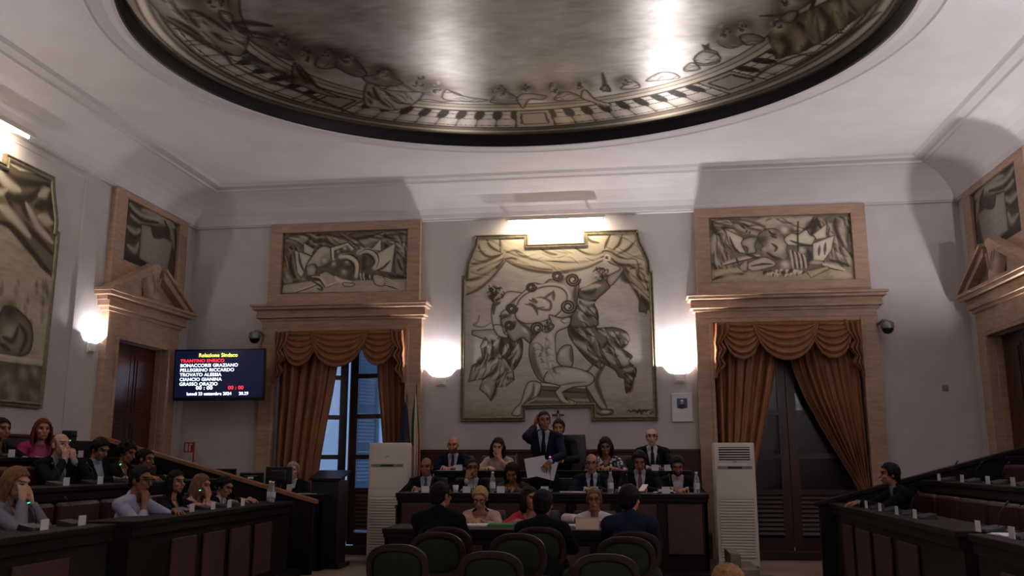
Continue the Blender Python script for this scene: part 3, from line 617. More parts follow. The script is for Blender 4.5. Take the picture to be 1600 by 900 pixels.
for k in range(4): cv.line([(470+k*7, 766), (473+k*7, 774)], .9, .1, .8)
cv.curls((388, 476), 18, 12, 8)
# --- cloths
FD([(312, 695), (362, 698), (350, 745), (302, 772), (290, 790), (282, 822), (250, 820), (262, 795), (285, 770)], .74, edge=.28, ew=4, outline=.8)
FD([(538, 712), (560, 745), (598, 795), (640, 800), (640, 818), (588, 818), (560, 780)], .52, edge=.3, ew=4, outline=.8)
strokes(cv, [(4, [(335, 700), (330, 740), (300, 775)]), (3, [(545, 720), (570, 770), (600, 805)])], .2, .7)
strokes(cv, [(3, [(350, 705), (340, 745)]), (3, [(600, 808), (630, 808)])], .88, .7)
cv.crop(870, 500, 5.4545)
strokes(cv, [(1.6, [(595, 790), (615, 765), (625, 785), (660, 768), (690, 790), (705, 765), (722, 800), (740, 770), (760, 785), (775, 765), (790, 775)]), (1.6, [(640, 778), (820, 765)]), (1.5, [(790, 785), (800, 800), (815, 780), (825, 800)])], .08, .8)
cv.W += .12
OUT = [(742, 368), (825, 365.5), (825.5, 382), (912, 379), (911, 361), (997, 359), (1001, 378), (1009, 394), (1015, 408), (1016, 423), (1020, 423.5), (1029, 656.5), (924.5, 657.5), (924, 637), (821, 638.5), (820.5, 658), (718.5, 658.5), (721, 431), (727, 430.5), (729, 412), (735, 396), (741, 382)]
PO = [cv.inv(a, b) for a, b in OUT]
root = empty('wall_painting', (-1.03, YB, 3.3), 0, 'large sepia painting of winged figures holding a shield, in a shaped gilt frame', 'painting')
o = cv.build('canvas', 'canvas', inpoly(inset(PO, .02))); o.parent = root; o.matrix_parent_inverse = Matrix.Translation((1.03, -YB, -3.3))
FPROF = [(0, 0), (0, .055), (.012, .06), (.03, .045), (.045, .065), (.062, .06), (.07, .035), (.07, .0)]
f = frame_ring(PO, lambda a, b, h: (U0+a, YB-h, V0-b), FPROF, 'gilt_frame', 'gold'); f.parent = root; f.matrix_parent_inverse = Matrix.Translation((1.03, -YB, -3.3))
# ---- painting on the left wall (same shape), only its far part is in view
XP = XL+.045; UL, VL = 6.5, 4.90
c2 = Canvas(lambda a, b: (XP, UL+a, VL-b), 3.15, 3.0, .0125, .55)
c2.px = .0125
c2.inv = lambda px, py: (lambda p: (p.y-UL, VL-p.z))(atx(px, py, XP))
c2.noise(.02, 2, 5, 4); c2.noise(.03, 14, 3, 5)
t = c2.V/3.; c2.L += -.12*np.exp(-((t-.42)/.12)**2)*0; c2.W += .6; c2.L += .05
c2.crop(0, 200, 1.957)   # crop in photo pixels
c2.poly([(-80, 20), (0, 90), (60, 130), (120, 140), (172, 170), (172, 470), (150, 450), (122, 425), (100, 390), (60, 345), (20, 300), (-40, 270), (-120, 250)], .36, .12, 6, smooth=False, warm=.5)
strokes(c2, [(6, [(0, 100), (30, 150), (70, 165), (150, 175)]), (6, [(0, 175), (40, 215), (90, 215), (130, 180)]), (5, [(20, 210), (60, 280), (110, 330), (160, 385)]), (5, [(0, 290), (40, 305), (90, 370), (150, 440)]), (5, [(60, 215), (90, 270), (150, 320)]), (8, [(110, 240), (140, 235), (165, 240)]), (5, [(150, 180), (155, 260), (170, 320)])], .08, .85)
strokes(c2, [(8, [(-10, 125), (20, 165), (60, 190)]), (8, [(0, 240), (40, 270), (90, 330)]), (6, [(80, 230), (110, 290), (160, 350)]), (8, [(120, 205), (150, 190)]), (8, [(120, 270), (160, 290)]), (5, [(-10, 200), (20, 190)])], .80, .7)
# distant town and crouching figure
for k in range(26):
    x = rng.uniform(0, 150); y = rng.uniform(465, 600); c2.line([(x, y), (x+rng.uniform(-4, 4), y+rng.uniform(15, 45))], 4, rng.choice([.28, .35, .7]), .5)
c2.poly([(-10, 600), (5, 560), (15, 545), (45, 550), (70, 570), (95, 600), (100, 650), (85, 690), (40, 700), (-10, 690)], .42, .25, 5, outline=.8)
c2.blob((30, 565), 20, .15, .9); c2.blob((30, 625), 18, .72, .5)
strokes(c2, [(4, [(10, 640), (40, 650), (55, 610)]), (4, [(60, 600), (80, 640), (60, 690)]), (4, [(0, 660), (30, 680)])], .12, .8)
c2.poly([(-100, 675), (0, 690), (140, 712), (140, 722), (0, 702), (-100, 690)], .78, .1, 3, smooth=False)
c2.poly([(-100, 700), (0, 712), (140, 730), (130, 870), (-100, 850)], .30, .05, 3, smooth=False)
for k in range(40):
    x = rng.uniform(-40, 125); y = rng.uniform(735, 840); c2.blob((x, y), rng.uniform(6, 16), rng.choice([.15, .5, .6]), .5)
P2o = [(9.60, 1.985), (9.60, 4.13), (9.55, 4.14), (9.55, 4.25), (9.51, 4.38), (9.46, 4.52), (9.42, 4.66), (9.40, 4.78), (8.55, 4.78), (8.55, 4.66), (7.65, 4.66), (7.65, 4.78), (6.80, 4.78), (6.78, 4.60), (6.70, 4.40), (6.65, 4.14), (6.60, 4.13), (6.60, 1.985)]
P2 = [(y-UL, VL-z) for y, z in P2o]
root2 = empty('wall_painting', (XL, 8.1, 3.3), 0, 'sepia painting of a crouching figure under drapery on the left wall', 'painting')
o = c2.build('canvas', 'canvas', inpoly(inset(P2, .02))); o.parent = root2; o.matrix_parent_inverse = Matrix.Translation((-XL, -8.1, -3.3))
f = frame_ring(P2, lambda a, b, h: (XL+h, UL+a, VL-b), FPROF, 'gilt_frame', 'gold'); f.parent = root2; f.matrix_parent_inverse = Matrix.Translation((-XL, -8.1, -3.3))
# ---- overdoor trophy panels on the back wall
def trophy(cx, label, draw):
    YT = 12.93; u0 = cx-1.03; v0 = 4.94
    c = Canvas(lambda a, b: (u0+a, YT, v0-b), 2.06, 1.03, .0085, .22); c.px = .0095
    c.inv = lambda px, py: (lambda p: (p.x-u0, v0-p.z))(at(px, py, YT)); c.noise(.03, 5, 3, 9)
    draw(c); c.noise(.015, 3, 2, 77); c.W += .6; c.L += .05+.10*c.L; o = c.build('overdoor_painting', 'canvas'); props(o, label, 'painting'); return o
def d1(c):
    c.crop(435, 355, 7.62)
    P = c.poly; K = lambda l, t=.06, a=.85, w=2.2: strokes(c, l, t, a, w)
    P([(40, 60), (1560, 30), (1560, 600), (40, 600)], .25, .05, 8, smooth=False)
    K([(14, [(560, 100), (740, 170), (900, 185), (1080, 150), (1240, 70)]), (10, [(100, 130), (250, 150), (430, 110)]), (8, [(1390, 120), (1470, 180), (1500, 100)]), (8, [(1440, 200), (1470, 300), (1500, 480)]), (8, [(90, 420), (100, 540), (140, 640)])], .50, .7)
    K([(4, [(560, 80), (740, 130), (900, 140), (1080, 110), (1240, 60)]), (5, [(480, 80), (500, 200), (470, 260)]), (6, [(1260, 90), (1300, 160), (1280, 260)]), (8, [(560, 100), (590, 200), (640, 210)]), (5, [(380, 120), (330, 240), (420, 230)])], .05)
    c.folds([(80, 70), (1530, 40), (1530, 260), (80, 260)], 22, 15, 300, 51, w=3, dark=.06, light=.55, a=.55, smooth=False); c.folds([(50, 200), (300, 250), (330, 640), (50, 680)], 18, 75, 200, 52, w=2.6, dark=.06, light=.55, a=.6, smooth=False); c.folds([(1380, 100), (1540, 100), (1540, 600), (1380, 560)], 12, 75, 180, 53, w=2.6, dark=.06, light=.58, a=.6, smooth=False)
    P([(60, 690), (400, 640), (800, 640), (1540, 620), (1540, 760), (40, 780)], .50, .05, 6, smooth=False)
    P([(100, 220), (150, 400), (210, 620), (330, 640), (300, 560), (230, 480), (160, 260)], .40, .2, 4); P([(60, 440), (140, 560), (180, 650), (90, 660)], .42, .2, 4)
    P([(190, 270), (395, 345), (330, 450), (300, 560), (270, 605), (220, 540)], .66, .25, 4, smooth=False, outline=.8)
    P([(300, 185), (430, 260), (395, 340), (300, 300)], .62, .2, 4, smooth=False, outline=.7)
    P([(1225, 130), (1225, 285), (1100, 270)], .66, .2, 3, smooth=False, outline=.7)
    P([(1395, 185), (1345, 545), (1200, 520), (1150, 500), (1180, 310)], .66, .2, 4, smooth=False, outline=.8)
    P([(1400, 300), (1490, 380), (1500, 560), (1420, 570), (1380, 500)], .40, .25, 4, outline=.8)
    P([(330, 470), (400, 350), (500, 240), (600, 235), (640, 300), (620, 420), (480, 480), (430, 440)], .56, .22, 5, outline=.8, grad=(-.7, -.7, .1))
    P([(330, 480), (400, 440), (450, 480), (440, 560), (350, 580)], .5, .25, 4, outline=.8)
    c.line([(655, 380), (645, 260), (830, 200), (875, 250)], 4.5, .74, .95, smooth=False, taper=False); c.line([(630, 380), (620, 240), (830, 180), (895, 240)], 1.5, .05, .9, smooth=False, taper=False); c.line([(672, 370), (670, 285), (820, 230)], 1.3, .05, .9, smooth=False, taper=False)
    for x, y, r, t in ((560, 410, 50, .6), (670, 450, 50, .5), (720, 300, 36, .45), (800, 260, 40, .55), (800, 550, 78, .42), (1060, 440, 60, .4), (830, 430, 60, .4), (940, 250, 30, .3)): c.blob((x, y), r*1.15, .07, .9); c.blob((x-r*.15, y-r*.15), r*.8, t, .95); c.blob((x-r*.3, y-r*.35), r*.35, .75, .4)
    c.line([(740, 350), (820, 345), (900, 390), (940, 450), (930, 580)], 5, .72, .95, taper=False); c.line([(760, 330), (850, 325), (930, 370), (965, 450), (950, 590)], 1.6, .05, .9); c.line([(770, 390), (850, 400), (900, 470), (900, 560)], 2, .06, .9)
    c.line([(960, 300), (1060, 275), (1150, 320), (1180, 400), (1150, 480)], 6, .66, .95, taper=False); c.line([(1000, 320), (1080, 330), (1140, 400), (1120, 470)], 2, .08, .9); c.line([(950, 310), (1060, 262), (1165, 310), (1195, 400), (1160, 490)], 1.4, .05, .9)
    c.line([(1020, 340), (1030, 430), (1010, 500)], 6, .08, .8)
    P([(480, 560), (560, 525), (640, 560), (740, 640), (640, 690), (580, 720), (520, 640)], .54, .15, 4, smooth=False, outline=.8); c.line([(400, 590), (500, 600), (570, 700), (715, 650)], 3, .70, .95, smooth=False); c.line([(380, 600), (480, 620), (560, 725)], 2, .05, .9)
    c.line([(680, 590), (740, 640), (860, 650)], 5, .72, .95); P([(770, 660), (900, 670), (890, 700), (790, 705)], .6, .2, 3, outline=.8)
    c.line([(200, 770), (360, 720), (490, 660)], 3, .62, .9); c.line([(195, 778), (360, 728), (490, 672)], 1.3, .05, .9); K([(2.5, [(400, 640), (500, 700), (520, 745), (460, 730)])])
    for k in range(9): c.line([(960+k*18, 560+rng.uniform(-20, 20)), (970+k*18, 620+rng.uniform(-10, 10))], 2.6, rng.choice([.7, .12]), .85)
    P([(1130, 570), (1240, 580), (1270, 640), (1250, 700), (1150, 680)], .58, .25, 4, outline=.8)
    for k in range(4): c.line([(1260, 600+k*24), (1430, 680+k*16)], 2.2, .68, .9); c.line([(1260, 612+k*24), (1430, 692+k*16)], 1.4, .06, .9)
    K([(3, [(1300, 560), (1400, 590), (1530, 600)]), (3, [(240, 300), (260, 420), (300, 520)]), (3, [(1330, 400), (1250, 480), (1180, 510)]), (3, [(130, 240), (180, 260)]), (5, [(150, 330), (140, 480), (200, 600)]), (3, [(1420, 380), (1450, 470), (1480, 520)])])
def d2(c):
    c.crop(1100, 330, 6.53)
    P = c.poly; K = lambda l, t=.07, a=.85, w=2.2: strokes(c, l, t, a, w)
    P([(40, 60), (1560, 30), (1560, 720), (40, 720)], .30, .05, 8, smooth=False)
    K([(14, [(400, 90), (560, 150), (760, 130), (1100, 70)]), (9, [(560, 100), (700, 90), (900, 80)]), (10, [(120, 240), (110, 330), (90, 420)]), (9, [(1260, 130), (1330, 200), (1380, 320)]), (9, [(1420, 80), (1410, 300), (1500, 420)]), (10, [(1340, 430), (1450, 480), (1520, 520)]), (9, [(110, 480), (160, 560), (250, 590)]), (10, [(1020, 90), (980, 150), (930, 190)])], .58, .75)
    K([(4, [(400, 120), (500, 190), (580, 200)]), (4, [(1120, 60), (1080, 150), (1010, 190)]), (6, [(1150, 70), (1130, 150), (1100, 230)]), (6, [(80, 130), (110, 210), (180, 250)]), (5, [(1340, 80), (1340, 180), (1420, 360)]), (6, [(210, 130), (210, 200)]), (8, [(1480, 60), (1500, 300), (1500, 450)]), (6, [(90, 540), (170, 600), (330, 590)]), (8, [(1180, 80), (1200, 160)])])
    c.folds([(60, 80), (1100, 60), (1100, 220), (60, 260)], 18, 15, 260, 54, w=3, dark=.08, light=.66, a=.5, smooth=False); c.folds([(1150, 60), (1510, 50), (1530, 640), (1200, 600)], 24, 60, 220, 55, w=3, dark=.08, light=.64, a=.55, smooth=False); c.folds([(60, 200), (300, 250), (330, 620), (80, 640)], 16, 70, 180, 56, w=2.6, dark=.08, light=.62, a=.55, smooth=False)
    P([(80, 600), (400, 570), (760, 640), (1100, 600), (1540, 560), (1540, 700), (80, 730)], .46, .05, 6, smooth=False, warm=.3)
    P([(215, 180), (400, 270), (390, 360), (430, 430), (340, 420), (260, 340)], .74, .25, 4, smooth=False, outline=.7)
    P([(1250, 130), (1245, 270), (1150, 290), (1110, 240)], .76, .2, 4, smooth=False, outline=.6)
    P([(1330, 245), (1300, 400), (1220, 510), (1110, 500), (1110, 330)], .80, .2, 4, smooth=False, outline=.7)
    P([(1110, 500), (1220, 520), (1150, 545), (1020, 520)], .6, .2, 4)
    c.line([(330, 150), (420, 200), (540, 240)], 9, .10, .9, taper=False); c.line([(330, 150), (420, 195), (545, 232)], 6, .5, .95, taper=False); K([(2, [(370, 140), (420, 180)]), (2, [(440, 190), (430, 215)]), (2, [(470, 205), (462, 228)])])
    P([(385, 310), (440, 270), (545, 270), (520, 350), (530, 420), (450, 430), (440, 370), (390, 350)], .54, .28, 4, outline=.8)
    P([(560, 230), (650, 180), (740, 185), (810, 250), (850, 330), (840, 400), (860, 450), (820, 500), (720, 490), (660, 430), (580, 400), (600, 350), (560, 300)], .50, .25, 5, outline=.8)
    c.blob((600, 290), 60, .13, .85); c.blob((770, 370), 50, .74, .75); c.blob((700, 330), 40, .66, .6); c.blob((700, 225), 45, .25, .9); c.blob((690, 215), 28, .55, .8); c.blob((620, 400), 30, .6, .6)
    K([(2.5, [(660, 200), (690, 230), (740, 240)]), (2.5, [(680, 250), (740, 270)]), (3, [(650, 430), (720, 470), (800, 490)]), (3, [(690, 330), (740, 370), (720, 410)])])
    for x, y, r, t in ((830, 200, 58, .66), (840, 555, 66, .62), (1010, 410, 62, .5), (400, 580, 36, .55)): c.blob((x, y), r*1.2, .08, .9); c.blob((x-r*.1, y-r*.1), r*.85, t, .95); c.blob((x-r*.3, y-r*.3), r*.4, .85, .45)
    P([(820, 280), (890, 225), (960, 235), (1040, 190), (1080, 240), (1135, 270), (1100, 340), (1040, 350), (900, 350), (850, 340)], .72, .3, 4, outline=.85)
    c.line([(960, 110), (955, 240), (960, 400)], 2, .10, .9, taper=False); K([(3, [(880, 300), (1000, 340), (1110, 350)]), (6, [(1060, 400), (1080, 480), (1020, 520)])])
    P([(440, 540), (600, 470), (700, 500), (730, 550), (620, 590), (480, 610)], .62, .22, 4, outline=.8); K([(2.5, [(420, 520), (440, 600)]), (2.5, [(480, 560), (600, 540), (700, 540)])])
    P([(360, 560), (440, 500), (440, 610), (380, 600)], .55, .25, 4, outline=.8)
    c.line([(200, 540), (320, 510), (560, 450)], 5, .62, .95); c.line([(200, 555), (320, 525), (560, 465)], 1.6, .05, .9); K([(2.5, [(330, 480), (350, 540)]), (3, [(430, 440), (560, 480)])])
    for k in range(26):
        x = 600+k*16+rng.uniform(-8, 8); y = 640+rng.uniform(-20, 30); c.line([(x, y), (x+12, y-22), (x+30, y-18)], 2.4, rng.choice([.78, .7, .12]), .85)
    for k in range(8):
        x = 880+k*22; c.line([(x, 400+k*8), (x+20, 480), (x+30, 580)], 3, [.75, .12][k % 2], .8)
    c.line([(1220, 540), (1320, 570), (1430, 600)], 6, .74, .95); c.line([(1220, 560), (1320, 590), (1430, 610)], 1.6, .06, .9)
    P([(1040, 610), (1260, 560), (1280, 590), (1090, 680)], .56, .2, 4, smooth=False, outline=.6, warm=.6); K([(3, [(1280, 500), (1380, 520), (1480, 560)]), (3, [(260, 260), (300, 360), (360, 420)]), (3, [(1180, 350), (1170, 450)]), (3, [(1240, 320), (1230, 440)]), (4, [(90, 700), (250, 640), (400, 640)])])
    K([(8, [(120, 640), (260, 620), (380, 610)]), (8, [(1300, 640), (1500, 660)])], .66, .6)
trophy(WX[0], 'sepia painting of armour and flags above the left window', d1)
trophy(WX[1], 'sepia painting of a bust, shield and flags above the right window', d2)
def tablet(s, label):
    X = XC+s*(HW-.05)
    y0, v0, W_, H_ = 10.9, 4.99, 1.48, .92
    c = Canvas((lambda a, b: (X, y0+a, v0-b)), W_, H_, .0085, .20); c.px = .011; c.W += .15
    if s < 0: c.inv = lambda px, py: (lambda p: (p.y-y0, v0-p.z))(atx(px, py, X)); c.crop(150, 270, 3.46)
    else: c.inv = lambda px, py: (lambda p: (p.y-y0, v0-p.z))(atx(px, py, X)); c.crop(150, 270, 3.46); c.inv = lambda px, py: (lambda p: (p.y-y0, v0-p.z))(atx(px, py, XL+.05))
    K = lambda l, t, a=.85, w=2.5: strokes(c, l, t, a, w)
    K([(8, [(185, 170), (240, 230), (320, 250), (400, 260)]), (8, [(190, 230), (260, 270), (350, 260), (430, 300)]), (8, [(170, 290), (220, 330), (240, 290)]), (7, [(250, 200), (330, 220), (420, 280)]), (6, [(170, 390), (210, 420), (230, 380)]), (7, [(380, 270), (410, 330), (425, 420)]), (6, [(440, 300), (440, 420), (420, 520)])], .52)
    K([(4, [(185, 200), (250, 255), (340, 270)]), (4, [(200, 270), (240, 290), (300, 285)]), (4, [(175, 320), (210, 350), (245, 330)]), (4, [(370, 260), (395, 320), (380, 340)]), (5, [(430, 300), (430, 450), (420, 560)]), (6, [(160, 460), (230, 480), (300, 520)])], .05)
    c.poly([(246, 275), (300, 290), (330, 335), (365, 345), (415, 375), (400, 460), (378, 562), (232, 462)], .46, .12, 4, smooth=False, outline=.8, warm=.1)
    c.poly([(300, 290), (330, 300), (335, 335), (365, 345), (340, 355), (310, 345)], .22, .15, 4, outline=.8)
    g = np.random.default_rng(3)
    for r in range(3):
        for k in range(6):
            x = 270+k*19+r*3; y = 375+r*38+k*9.5
            if g.random() < .85: c.line([(x, y), (x-2, y+16)], 1.1, .33, .35, taper=False); c.line([(x, y), (x+8, y+5+g.uniform(-3, 8))], 1.0, .33, .35, taper=False)
    o = c.build('overdoor_painting', 'canvas'); props(o, label, 'painting'); return o
tablet(-1, 'dark sepia painting of a draped stone tablet above the left wall door')
tablet(1, 'dark sepia painting of a draped stone tablet above the right wall door')
# ---- painted oval ceiling
ZP = 5.625; cu0, cv0 = EX-RX-.02, EY-RY-.02
cc = Canvas(lambda a, b: (cu0+a, cv0+b, ZP), 2*RX+.04, 2*RY+.04, .0145, .62); cc.px = .0125
cc.inv = lambda px, py: (lambda p: (p.x-cu0, p.y-cv0))(atz(px, py, ZP))
X = cc.U+cu0-EX; Y = cc.V+cv0-EY; rho = np.hypot(X/RX, Y/RY); th = np.arctan2(Y/RY, X/RX)
cc.noise(.03, 2, 3, 21); cc.noise(.035, 10, 1.5, 22); cc.noise(.06, 50, 1, 23); cc.L += .14; cc.W += .0
# inward distance from the rim and arc length
Rl = np.hypot(X, Y)/np.maximum(rho, 1e-6); e = (1-rho)*Rl
N = 4000; aa = np.linspace(-PI, PI, N); ds = np.hypot(np.gradient(RX*np.cos(aa)), np.gradient(RY*np.sin(aa))); ss = np.cumsum(ds); s_ = np.interp(th, aa, ss); s0 = np.interp(PI/2, aa, ss); s_ = s_-s0-.06
def band(a, b, tone, al=1., warm=None, soft=.012):
    m = al*np.clip((e-a)/soft+.5, 0, 1)*np.clip((b-e)/soft+.5, 0, 1); cc.L = cc.L*(1-m)+tone*m
    if warm is not None: cc.W = cc.W*(1-m)+warm*m
band(-.5, .30, .42, 1, .5); band(.02, .05, .2); band(.13, .15, .18); band(.16, .22, .58); band(.24, .27, .25); band(.30, .36, .16)
band(.33, .88, .40, 1, .2)
per = .295; ph = (s_/per) % 1; q = np.abs(ph-.5)*2   # q=0 centre of a baluster, 1 the gap
pier = (np.abs(((s_+.3) % 3.1)-.3) < .30)
w = np.interp(e, [.34, .40, .44, .56, .61, .65, .69, .82, .86], [.90, .90, .96, .96, .80, .55, .48, .48, .60])
inb = np.clip((w-q)/.14+.5, 0, 1); bt = .60-.16*np.abs(ph-.42)*2
gap = (e > .36) & (e < .86)
cc.L = np.where(gap, np.where(e > .60, .05, .14)*(1-inb)+(bt+.1)*inb, cc.L)
for ee in (.40, .62, .76): cc.L = np.where(gap & (np.abs(e-ee) < .010) & (q < .9), .22, cc.L)
cc.L = np.where(pier & (e > .34) & (e < .88), .52, cc.L)
pq = np.abs(((s_+.3) % 3.1)-.3)
cc.L = np.where(pier & (((np.abs(pq-.2) < .02) & (e > .44) & (e < .78)) | ((pq < .2) & ((np.abs(e-.44) < .015) | (np.abs(e-.78) < .015))) | ((pq > .27) & (e > .34) & (e < .88))), .2, cc.L)
band(.86, .90, .14, .9); band(.90, .98, .66, 1, .4); band(.98, 1.0, .2); band(1.0, 1.08, .58, 1, .4); band(1.08, 1.10, .12)
# figures leaning over the parapet, traced on the canvas
def K(l, t=.08, a=.85, w=2.): strokes(cc, l, t, a, w)
def fig(pts, t=.5, **k):
    cc.poly(pts, t+.12, .3, 5, outline=.9, **k); A = np.array(pts, float); ln = max(np.ptp(A[:, 0]), np.ptp(A[:, 1])); d = A[len(A)//2]-A[0]
    cc.folds(pts, 5, math.degrees(math.atan2(d[1], d[0])), ln*.4, int(abs(A.sum()))%999, w=1.6, dark=.14, light=.85, a=.6)
def head(x, y, r, hair=.14): cc.blob((x, y), r*1.2, hair, .95, .32); cc.blob((x+r*.1, y+r*.35), r*.72, .66, .9, .4); cc.curls((x, y-r*.3), r*.8, 10, int(x*7+y)); cc.line([(x-r*.2, y+r*.3), (x+r*.3, y+r*.3)], .9, .1, .8)
cc.crop(600, 0, 3.077)
fig([(0, 430), (80, 400), (160, 440), (250, 445), (330, 440), (380, 470), (290, 490), (180, 480), (60, 530), (0, 510)], .62)
head(20, 365, 26); head(160, 400, 34, .3); head(255, 432, 34); fig([(300, 430), (340, 450), (420, 470), (500, 480), (440, 490), (330, 485), (280, 470)], .6)
fig([(515, 480), (560, 440), (610, 450), (660, 490), (600, 500), (520, 495)], .5); head(560, 450, 34); head(685, 432, 26); fig([(640, 470), (680, 450), (780, 460), (760, 480), (700, 480), (670, 520), (650, 500)], .56)
head(830, 440, 40); fig([(820, 470), (870, 440), (940, 460), (960, 480), (840, 485)], .5); head(955, 412, 30, .25); fig([(960, 430), (990, 450), (1020, 480), (1090, 500), (1060, 515), (1000, 490), (950, 470)], .6)
K([(3, [(1050, 350), (1060, 400), (1055, 440)])], .15); fig([(1040, 430), (1070, 405), (1090, 440)], .35); head(1160, 395, 28); fig([(1140, 420), (1200, 390), (1230, 420), (1160, 430)], .5)
fig([(1260, 390), (1320, 350), (1390, 350), (1420, 375), (1340, 385)], .6); fig([(1440, 330), (1480, 300), (1520, 330), (1460, 345)], .5); fig([(1490, 280), (1540, 240), (1600, 250), (1610, 300), (1520, 315)], .52); K([(3, [(1530, 215), (1570, 240)]), (3, [(1540, 240), (1560, 210)])])
cc.crop(1000, 0, 3.2)
fig([(385, 205), (430, 180), (500, 190), (520, 215), (470, 240), (420, 235)], .5); head(420, 170, 36); head(510, 150, 30); fig([(500, 180), (560, 170), (620, 190), (600, 215), (530, 225)], .42)
fig([(270, 300), (310, 260), (380, 270), (400, 300), (320, 320)], .56); K([(3, [(600, 80), (690, 75), (720, 65)])])
cc.poly([(640, 180), (760, 90), (900, 20), (1000, -30), (1180, -60), (1200, 0), (1060, 110), (930, 200), (800, 265), (680, 295)], .34, .16, 7, smooth=False, outline=.7, warm=.9)
K([(5, [(690, 150), (740, 230), (720, 285)]), (5, [(790, 110), (850, 180), (830, 250)]), (5, [(900, 40), (950, 120), (930, 190)]), (5, [(1000, 0), (1060, 60), (1050, 110)])], .10, .75)
K([(7, [(660, 200), (700, 260)]), (7, [(760, 140), (800, 200), (790, 250)]), (7, [(860, 80), (910, 150)]), (7, [(960, 20), (1010, 80)])], .55, .6)
fig([(700, 20), (760, 0), (860, -10), (830, 30), (760, 60), (700, 70)], .3); head(740, 10, 40); head(690, 130, 34, .12); fig([(700, 100), (740, 60), (790, 60), (760, 110)], .4)
K([(3, [(470, 380), (560, 390), (640, 340), (760, 290), (860, 260)]), (4, [(770, 330), (880, 270), (1000, 200), (1200, 60)])], .14)
cc.crop(180, 0, 3.077)
cc.poly([(150, -40), (330, -40), (460, 20), (560, 110), (640, 170), (600, 270), (480, 220), (380, 170), (250, 100)], .50, .22, 7, outline=.8, warm=.2)
K([(5, [(230, 0), (330, 60), (400, 130)]), (4, [(300, 40), (400, 60), (470, 100), (540, 150)]), (4, [(420, 90), (500, 180), (560, 210)]), (4, [(250, 80), (330, 120), (420, 180)]), (6, [(480, 60), (540, 100), (560, 140)])], .10, .75)
K([(8, [(260, 20), (340, 40)]), (8, [(420, 120), (480, 150)]), (6, [(560, 180), (610, 190)])], .68, .6)
head(480, 20, 40, .1); fig([(500, 50), (560, 70), (560, 110), (520, 100)], .4); K([(6, [(570, 110), (640, 110), (750, 125)]), (5, [(600, 150), (680, 160), (760, 180)]), (5, [(580, 120), (640, 150)])], .1)
fig([(640, 180), (740, 190), (800, 240), (860, 290), (780, 270), (700, 230)], .42); head(800, 205, 36, .1); head(920, 280, 42, .14); fig([(960, 310), (990, 260), (1050, 260), (1060, 320), (1000, 330)], .5); head(1020, 262, 30); fig([(1060, 310), (1110, 275), (1170, 300), (1210, 360), (1160, 370), (1090, 340)], .42); head(1110, 290, 30, .1)
fig([(1190, 370), (1260, 360), (1330, 370), (1380, 400), (1300, 415), (1220, 400)], .5); head(1290, 360, 30)
cc.poly([(860, 300), (900, 360), (1000, 430), (1080, 470), (980, 450), (890, 410), (850, 400)], .52, .25, 5, outline=.85); K([(3, [(870, 320), (920, 400)]), (3, [(880, 310), (980, 430)])], .1)
cc.poly([(1210, 400), (1300, 430), (1400, 440), (1480, 450), (1420, 510), (1330, 530), (1260, 520), (1200, 500)], .64, .25, 5, outline=.85); K([(4, [(1240, 420), (1270, 480), (1330, 520)]), (4, [(1300, 440), (1360, 490), (1420, 500)]), (4, [(1220, 440), (1230, 500)])], .15)
K([(4, [(250, 95), (380, 180), (520, 260), (560, 310)]), (4, [(560, 310), (700, 380), (860, 430), (1000, 490), (1150, 550)])], .13)
cc.folds([(150, -40), (330, -40), (460, 20), (560, 110), (640, 170), (600, 270), (480, 220), (380, 170), (250, 100)], 30, 38, 120, 41, w=2.4, dark=.1, light=.75, a=.55)
cc.folds([(1210, 400), (1300, 430), (1400, 440), (1480, 450), (1420, 510), (1330, 530), (1260, 520), (1200, 500)], 12, 40, 90, 42, w=2., dark=.14, light=.8, a=.55)
cc.crop(1000, 0, 3.2); cc.folds([(640, 180), (760, 90), (900, 20), (1000, -30), (1180, -60), (1200, 0), (1060, 110), (930, 200), (800, 265), (680, 295)], 26, 65, 110, 43, w=2.6, dark=.08, light=.55, a=.55, smooth=False); cc.crop(180, 0, 3.077)
for k in range(16): cc.blob((620+k*20+rng.uniform(-8, 8), 270+k*9+rng.uniform(-15, 25)), 18, rng.choice([.1, .15, .45]), .7)
o = cc.build('ceiling_painting', 'ceilcanvas', lambda a, b: np.hypot((a+cu0-EX)/RX, (b+cv0-EY)/RY) < 1.004)
props(o, 'oval painted ceiling canvas with balustrade and leaning figures, silvery sky', 'painting')
# ================================================================== FURNITURE
def Rz(a): return Matrix.Rotation(a, 4, 'Z')
